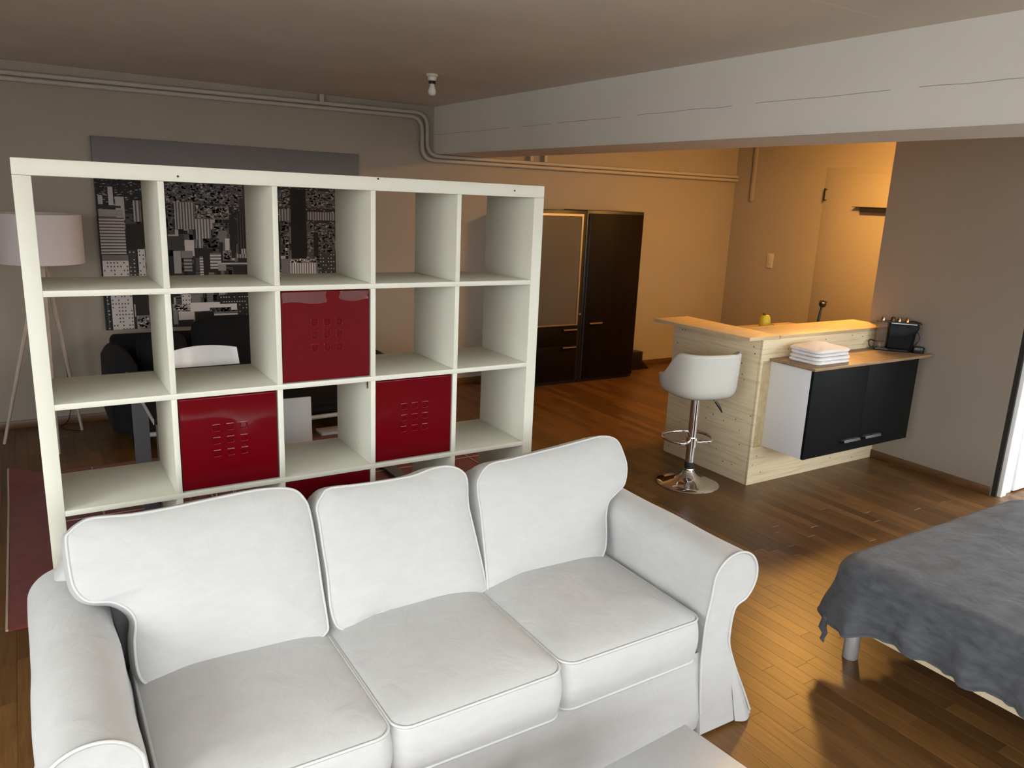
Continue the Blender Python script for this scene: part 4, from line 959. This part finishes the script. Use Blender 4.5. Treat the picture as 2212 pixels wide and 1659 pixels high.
for li, c_ in enumerate(CITY):
    x0, z1, x1, z0, g, kind = c_; g = g*0.62; L = 3+li*0.02
    if kind == 'n':
        pq(x0, z0, x1, z1, g*0.45, L); w, h = x1-x0, z1-z0
        for k in range(int(260*w*h/0.05)+12):
            ww = 0.006+0.02*rp.random(); hh = 0.004+0.012*rp.random(); x = x0+rp.random()*max(0.001, w-ww); z = z0+rp.random()*max(0.001, h-hh)
            pq(x, z, x+ww, z+hh, g*rp.choice((0.15, 0.5, 0.9, 1.4, 1.7)), L+0.01)
        continue
    pq(x0, z0, x1, z1, g, L)
    if kind == 'h':
        n = max(2, int((z1-z0)/0.021))
        for k in range(n): pq(x0, z0+(z1-z0)*(k+0.5)/n, x1, z0+(z1-z0)*(k+0.95)/n, g*0.22, L+0.01)
    elif kind == 'v':
        n = max(2, int((x1-x0)/0.020))
        for k in range(n): pq(x0+(x1-x0)*(k+0.45)/n, z0, x0+(x1-x0)*(k+0.9)/n, z1, g*0.25, L+0.01)
    elif kind in ('w', 'd'):
        nx, nz_ = max(2, int((x1-x0)/0.020)), max(2, int((z1-z0)/0.026))
        for i in range(nx):
            for j in range(nz_):
                if rp.random() < (0.62 if kind == 'w' else 0.5):
                    a = x0+(x1-x0)*(i+0.3)/nx; bz = z0+(z1-z0)*(j+0.3)/nz_
                    pq(a, bz, a+0.009, bz+0.011 if kind == 'w' else bz+0.008, g*0.12 if kind == 'w' else 0.35, L+0.01)
pm.build('city_print', 'city_print', cvs, smooth=False, merge=False, tones=pt)

# ------------------------------------------------------------------ floor lamp
fl = thing('floor_lamp', 'tripod floor lamp with pale drum shade in the far left corner', 'lamp', (0.115, 3.36, 0))
MB().lathe([(0.250, 1.245), (0.253, 1.245), (0.253, 1.566), (0.250, 1.566), (0.250, 1.245)], (0, 0, 0), 48, caps=False).build('lamp_shade', 'lamp_shade', fl, local=True)
for fx, fy in ((-0.215, 3.40), (0.095, 3.02), (0.265, 3.55)):
    b_ = Vector((fx-0.115, fy-3.36, 0.0)); a_ = Vector((b_.x*0.10, b_.y*0.10, 1.215))
    MB().tube([b_+Vector((0, 0, 0.004)), a_], [0.010, 0.018], 8).build('leg', 'lamp_leg', fl, local=True)
MB().lathe([(0.032, 1.19), (0.034, 1.20), (0.034, 1.225), (0.02, 1.232)], (0, 0, 0), 20).build('hub', 'lamp_leg', fl, local=True)
MB().lathe([(0.012, 1.23), (0.012, 1.30), (0.020, 1.30), (0.020, 1.36)], (0, 0, 0), 16).build('lamp_holder', 'plastic_white', fl, local=True)
MB().tube([(0, 0, 1.40), (0.0, 0.250, 1.50)], 0.003, 6).build('shade_carrier', 'alu_brushed', fl, local=True)
MB().tube([tuple(p) for p in catmull([(0.13, 0.17, 0.005), (0.02, 0.30, 0.005), (0.08, 0.36, 0.06), (0.10, 0.38, 0.30), (0.03, 0.1, 1.15)], 6, False)], 0.003, 6).build('cable', 'cable_black', fl, local=True)

# ------------------------------------------------------------------ rug
rg = thing('rug', 'dark red rug with thin pale grid lines under the dining table', 'rug', (1.3, 1.7, 0))
RX0, RX1, RY0, RY1 = -0.18, 2.80, 0.72, 2.66
rows = []
for j in range(41):
    y = RY0+(RY1-RY0)*j/40; r = []
    for i in range(61):
        x = RX0+(RX1-RX0)*i/60
        lift = 0.055*math.exp(-((x-RX0)/0.11)**2)*math.exp(-((y-RY1)/0.35)**2)
        r.append((x, y, 0.010+lift+0.002*noise.noise(Vector((x*4, y*4, 0)))))
    rows.append(r)
lo = [[(p[0], p[1], p[2]-0.009) for p in r] for r in rows]
mb = MB().grid(rows).grid(lo, flip=True)
for e in (0, -1): mb.grid([rows[e], lo[e]])
mb.grid([[r[0] for r in rows], [r[0] for r in lo]]); mb.grid([[r[-1] for r in rows], [r[-1] for r in lo]])
mb.build('pile', 'rug_red', rg)
MB().tube([Vector(r[0])+Vector((-0.003, 0, -0.003)) for r in rows], 0.006, 6).build('binding', 'rug_binding', rg)
ln = MB()
for x in (0.26, 0.83, 1.40, 1.97, 2.54): ln.quadbox(x-0.004, x+0.004, RY0+0.02, RY1-0.02, 0.0115, 0.0135)
for y in (1.20, 1.79, 2.36): ln.quadbox(RX0+0.2, RX1-0.02, y-0.004, y+0.004, 0.0115, 0.0137)
ln.build('grid_lines', 'rug_binding', rg, merge=False)

# ------------------------------------------------------------------ dining table and chairs
dt = thing('dining_table', 'dark dining table on flat grey metal frame legs behind the shelf', 'table', (1.2, 1.6, 0.0135))
TX0, TX1, TY0, TY1 = 0.447, 2.00, 1.00, 2.04
box(TX0, TX1, TY0, TY1, 0.722, 0.750).build('table_top', 'tabletop_dark', dt, bevel=0.002)
MB().quadbox(TX0-0.004, TX0-0.0002, TY0, TY1, 0.723, 0.749).build('edge_band', 'table_edge', dt)
for x0 in (0.456, 1.908):
    MB().quadbox(x0, x0+0.084, TY0+0.02, TY0+0.032, 0.0275, 0.7075).quadbox(x0, x0+0.084, TY1-0.032, TY1-0.02, 0.0275, 0.7075).quadbox(x0, x0+0.084, TY0+0.02, TY1-0.02, 0.0140, 0.0275).quadbox(x0, x0+0.084, TY0+0.02, TY1-0.02, 0.7075, 0.7215).build('frame_leg', 'steel_grey', dt, merge=False)
def chair(name, label, loc, rotz):
    t = thing(name, label, 'chair', loc, rotz, group='white dining chairs')         # faces local +y, back at -y
    rows = []
    for j in range(13):
        v = j/12; z = 0.47+0.325*v; r = []
        for i in range(17):
            u = -1+i/8; hw = 0.215-0.028*v
            zz = z+(0.014*(1-u*u))*v; r.append((u*hw, -0.21-0.075*v+0.045*u*u, zz))
        rows.append(r)
    back = [[(p[0], p[1]-0.010, p[2]) for p in r] for r in rows]
    mb = MB().grid(rows, flip=True).grid(back)
    for e in (0, -1): mb.grid([rows[e], back[e]])
    mb.grid([[r[0] for r in rows], [r[0] for r in back]]); mb.grid([[r[-1] for r in rows], [r[-1] for r in back]])
    mb.build('backrest', 'plastic_white', t, local=True)
    MB().prism(rrect(-0.215, 0.215, -0.20, 0.22, 0.06, 6), 2, 0.440, 0.456).build('seat', 'plastic_white', t, local=True, bevel=0.004)
    for sx in (-1, 1):
        MB().tube([(sx*0.19, -0.185, 0.449), (sx*0.195, -0.20, 0.52)], 0.009, 8).build('bracket', 'chrome', t, local=True)
        for sy in (-1, 1): MB().tube([(sx*0.165, sy*0.16, 0.4395), (sx*0.205, sy*0.205, 0.003)], 0.009, 10).build('leg', 'chrome', t, local=True)
    return t
c1 = chair('dining_chair', 'white shell chair on the near side of the dining table', (0.955, 1.15, 0.0135), 0.0)
copy_tree(c1, (0.915, 2.02, 0.0135), math.pi, 'white shell chair on the far side of the dining table')
# black couch behind
bc = thing('black_couch', 'black couch with loose cushions along the back wall under the canvas', 'couch', (1.45, 3.3, 0))
MB().prism(rrect(0.42, 2.42, 2.86, 3.72, 0.10, 6), 2, 0.13, 0.40).build('seat_base', 'fabric_black', bc, bevel=0.03, seg=3)
MB().prism([(3.42, 0.40), (3.72, 0.40), (3.72, 0.66), (3.60, 0.70), (3.48, 0.62)], 0, 0.50, 2.40).build('backrest', 'fabric_black', bc, bevel=0.03, seg=3)
def pad(name, c, sx, sy, sz, tilt, mat, par):
    rows = []; n = 28
    for j in range(11):
        a = -math.pi/2+math.pi*j/10; r = []
        for i in range(n):
            ph = 2*math.pi*i/n; e = 0.45; ca_, sa_ = math.cos(ph), math.sin(ph)
            x = sx*math.copysign(abs(ca_)**e, ca_)*max(0.03, math.cos(a))**0.5; z = sz*math.copysign(abs(sa_)**e, sa_)*max(0.03, math.cos(a))**0.5; y = sy*math.sin(a)
            r.append((c[0]+x, c[1]+y*math.cos(tilt)+z*math.sin(tilt), c[2]-y*math.sin(tilt)+z*math.cos(tilt)))
        rows.append(r)
    mb = MB().grid(rows, close_u=True); mb.cap(rows[0], True); mb.cap(rows[-1]); return mb.build(name, mat, par, angle=70)
MB().prism([(0.425, 0.30), (0.60, 0.30), (0.60, 0.60), (0.54, 0.645), (0.47, 0.62), (0.43, 0.55)], 1, 2.90, 3.66).build('arm', 'fabric_charcoal', bc, bevel=0.03, seg=3)
MB().prism([(2.42, 0.30), (2.22, 0.30), (2.22, 0.56), (2.28, 0.60), (2.36, 0.56), (2.42, 0.48)], 1, 2.90, 3.66).build('arm', 'fabric_charcoal', bc, bevel=0.03, seg=3)
for (x, y, z, sx, sz, ti, lab) in ((0.80, 3.23, 0.60, 0.17, 0.15, 0.35, 'low black cushion at the left end of the couch'), (1.30, 3.235, 0.64, 0.30, 0.22, 0.3, 'tall black cushion leaning on the couch behind the dining chair'), (1.90, 3.24, 0.60, 0.27, 0.18, 0.3, 'black cushion at the right half of the couch')):
    k = pad('couch_cushion', (x, y, z), sx, 0.085, sz, ti, 'fabric_black', None); tag(k, lab, 'cushion', 'cushions on the black couch')
MB().tube([(0.55+0.18*i, 2.88-0.05*math.sin(math.pi*i/10), 0.112) for i in range(11)], 0.017, 8).build('front_rail', 'table_edge', bc)
for (x, y) in ((0.56, 2.98), (2.30, 2.98), (0.56, 3.62), (2.30, 3.62)): MB().lathe([(0.018, 0), (0.024, 0.129)], (x, y, 0), 14).build('leg', 'plastic_black', bc)
tag(box(1.79, 2.06, 2.70, 2.845, 0.0005, 0.022).build('floor_board', 'table_edge', bevel=0.002), 'thin pale board lying on the floor before the black couch', 'board')
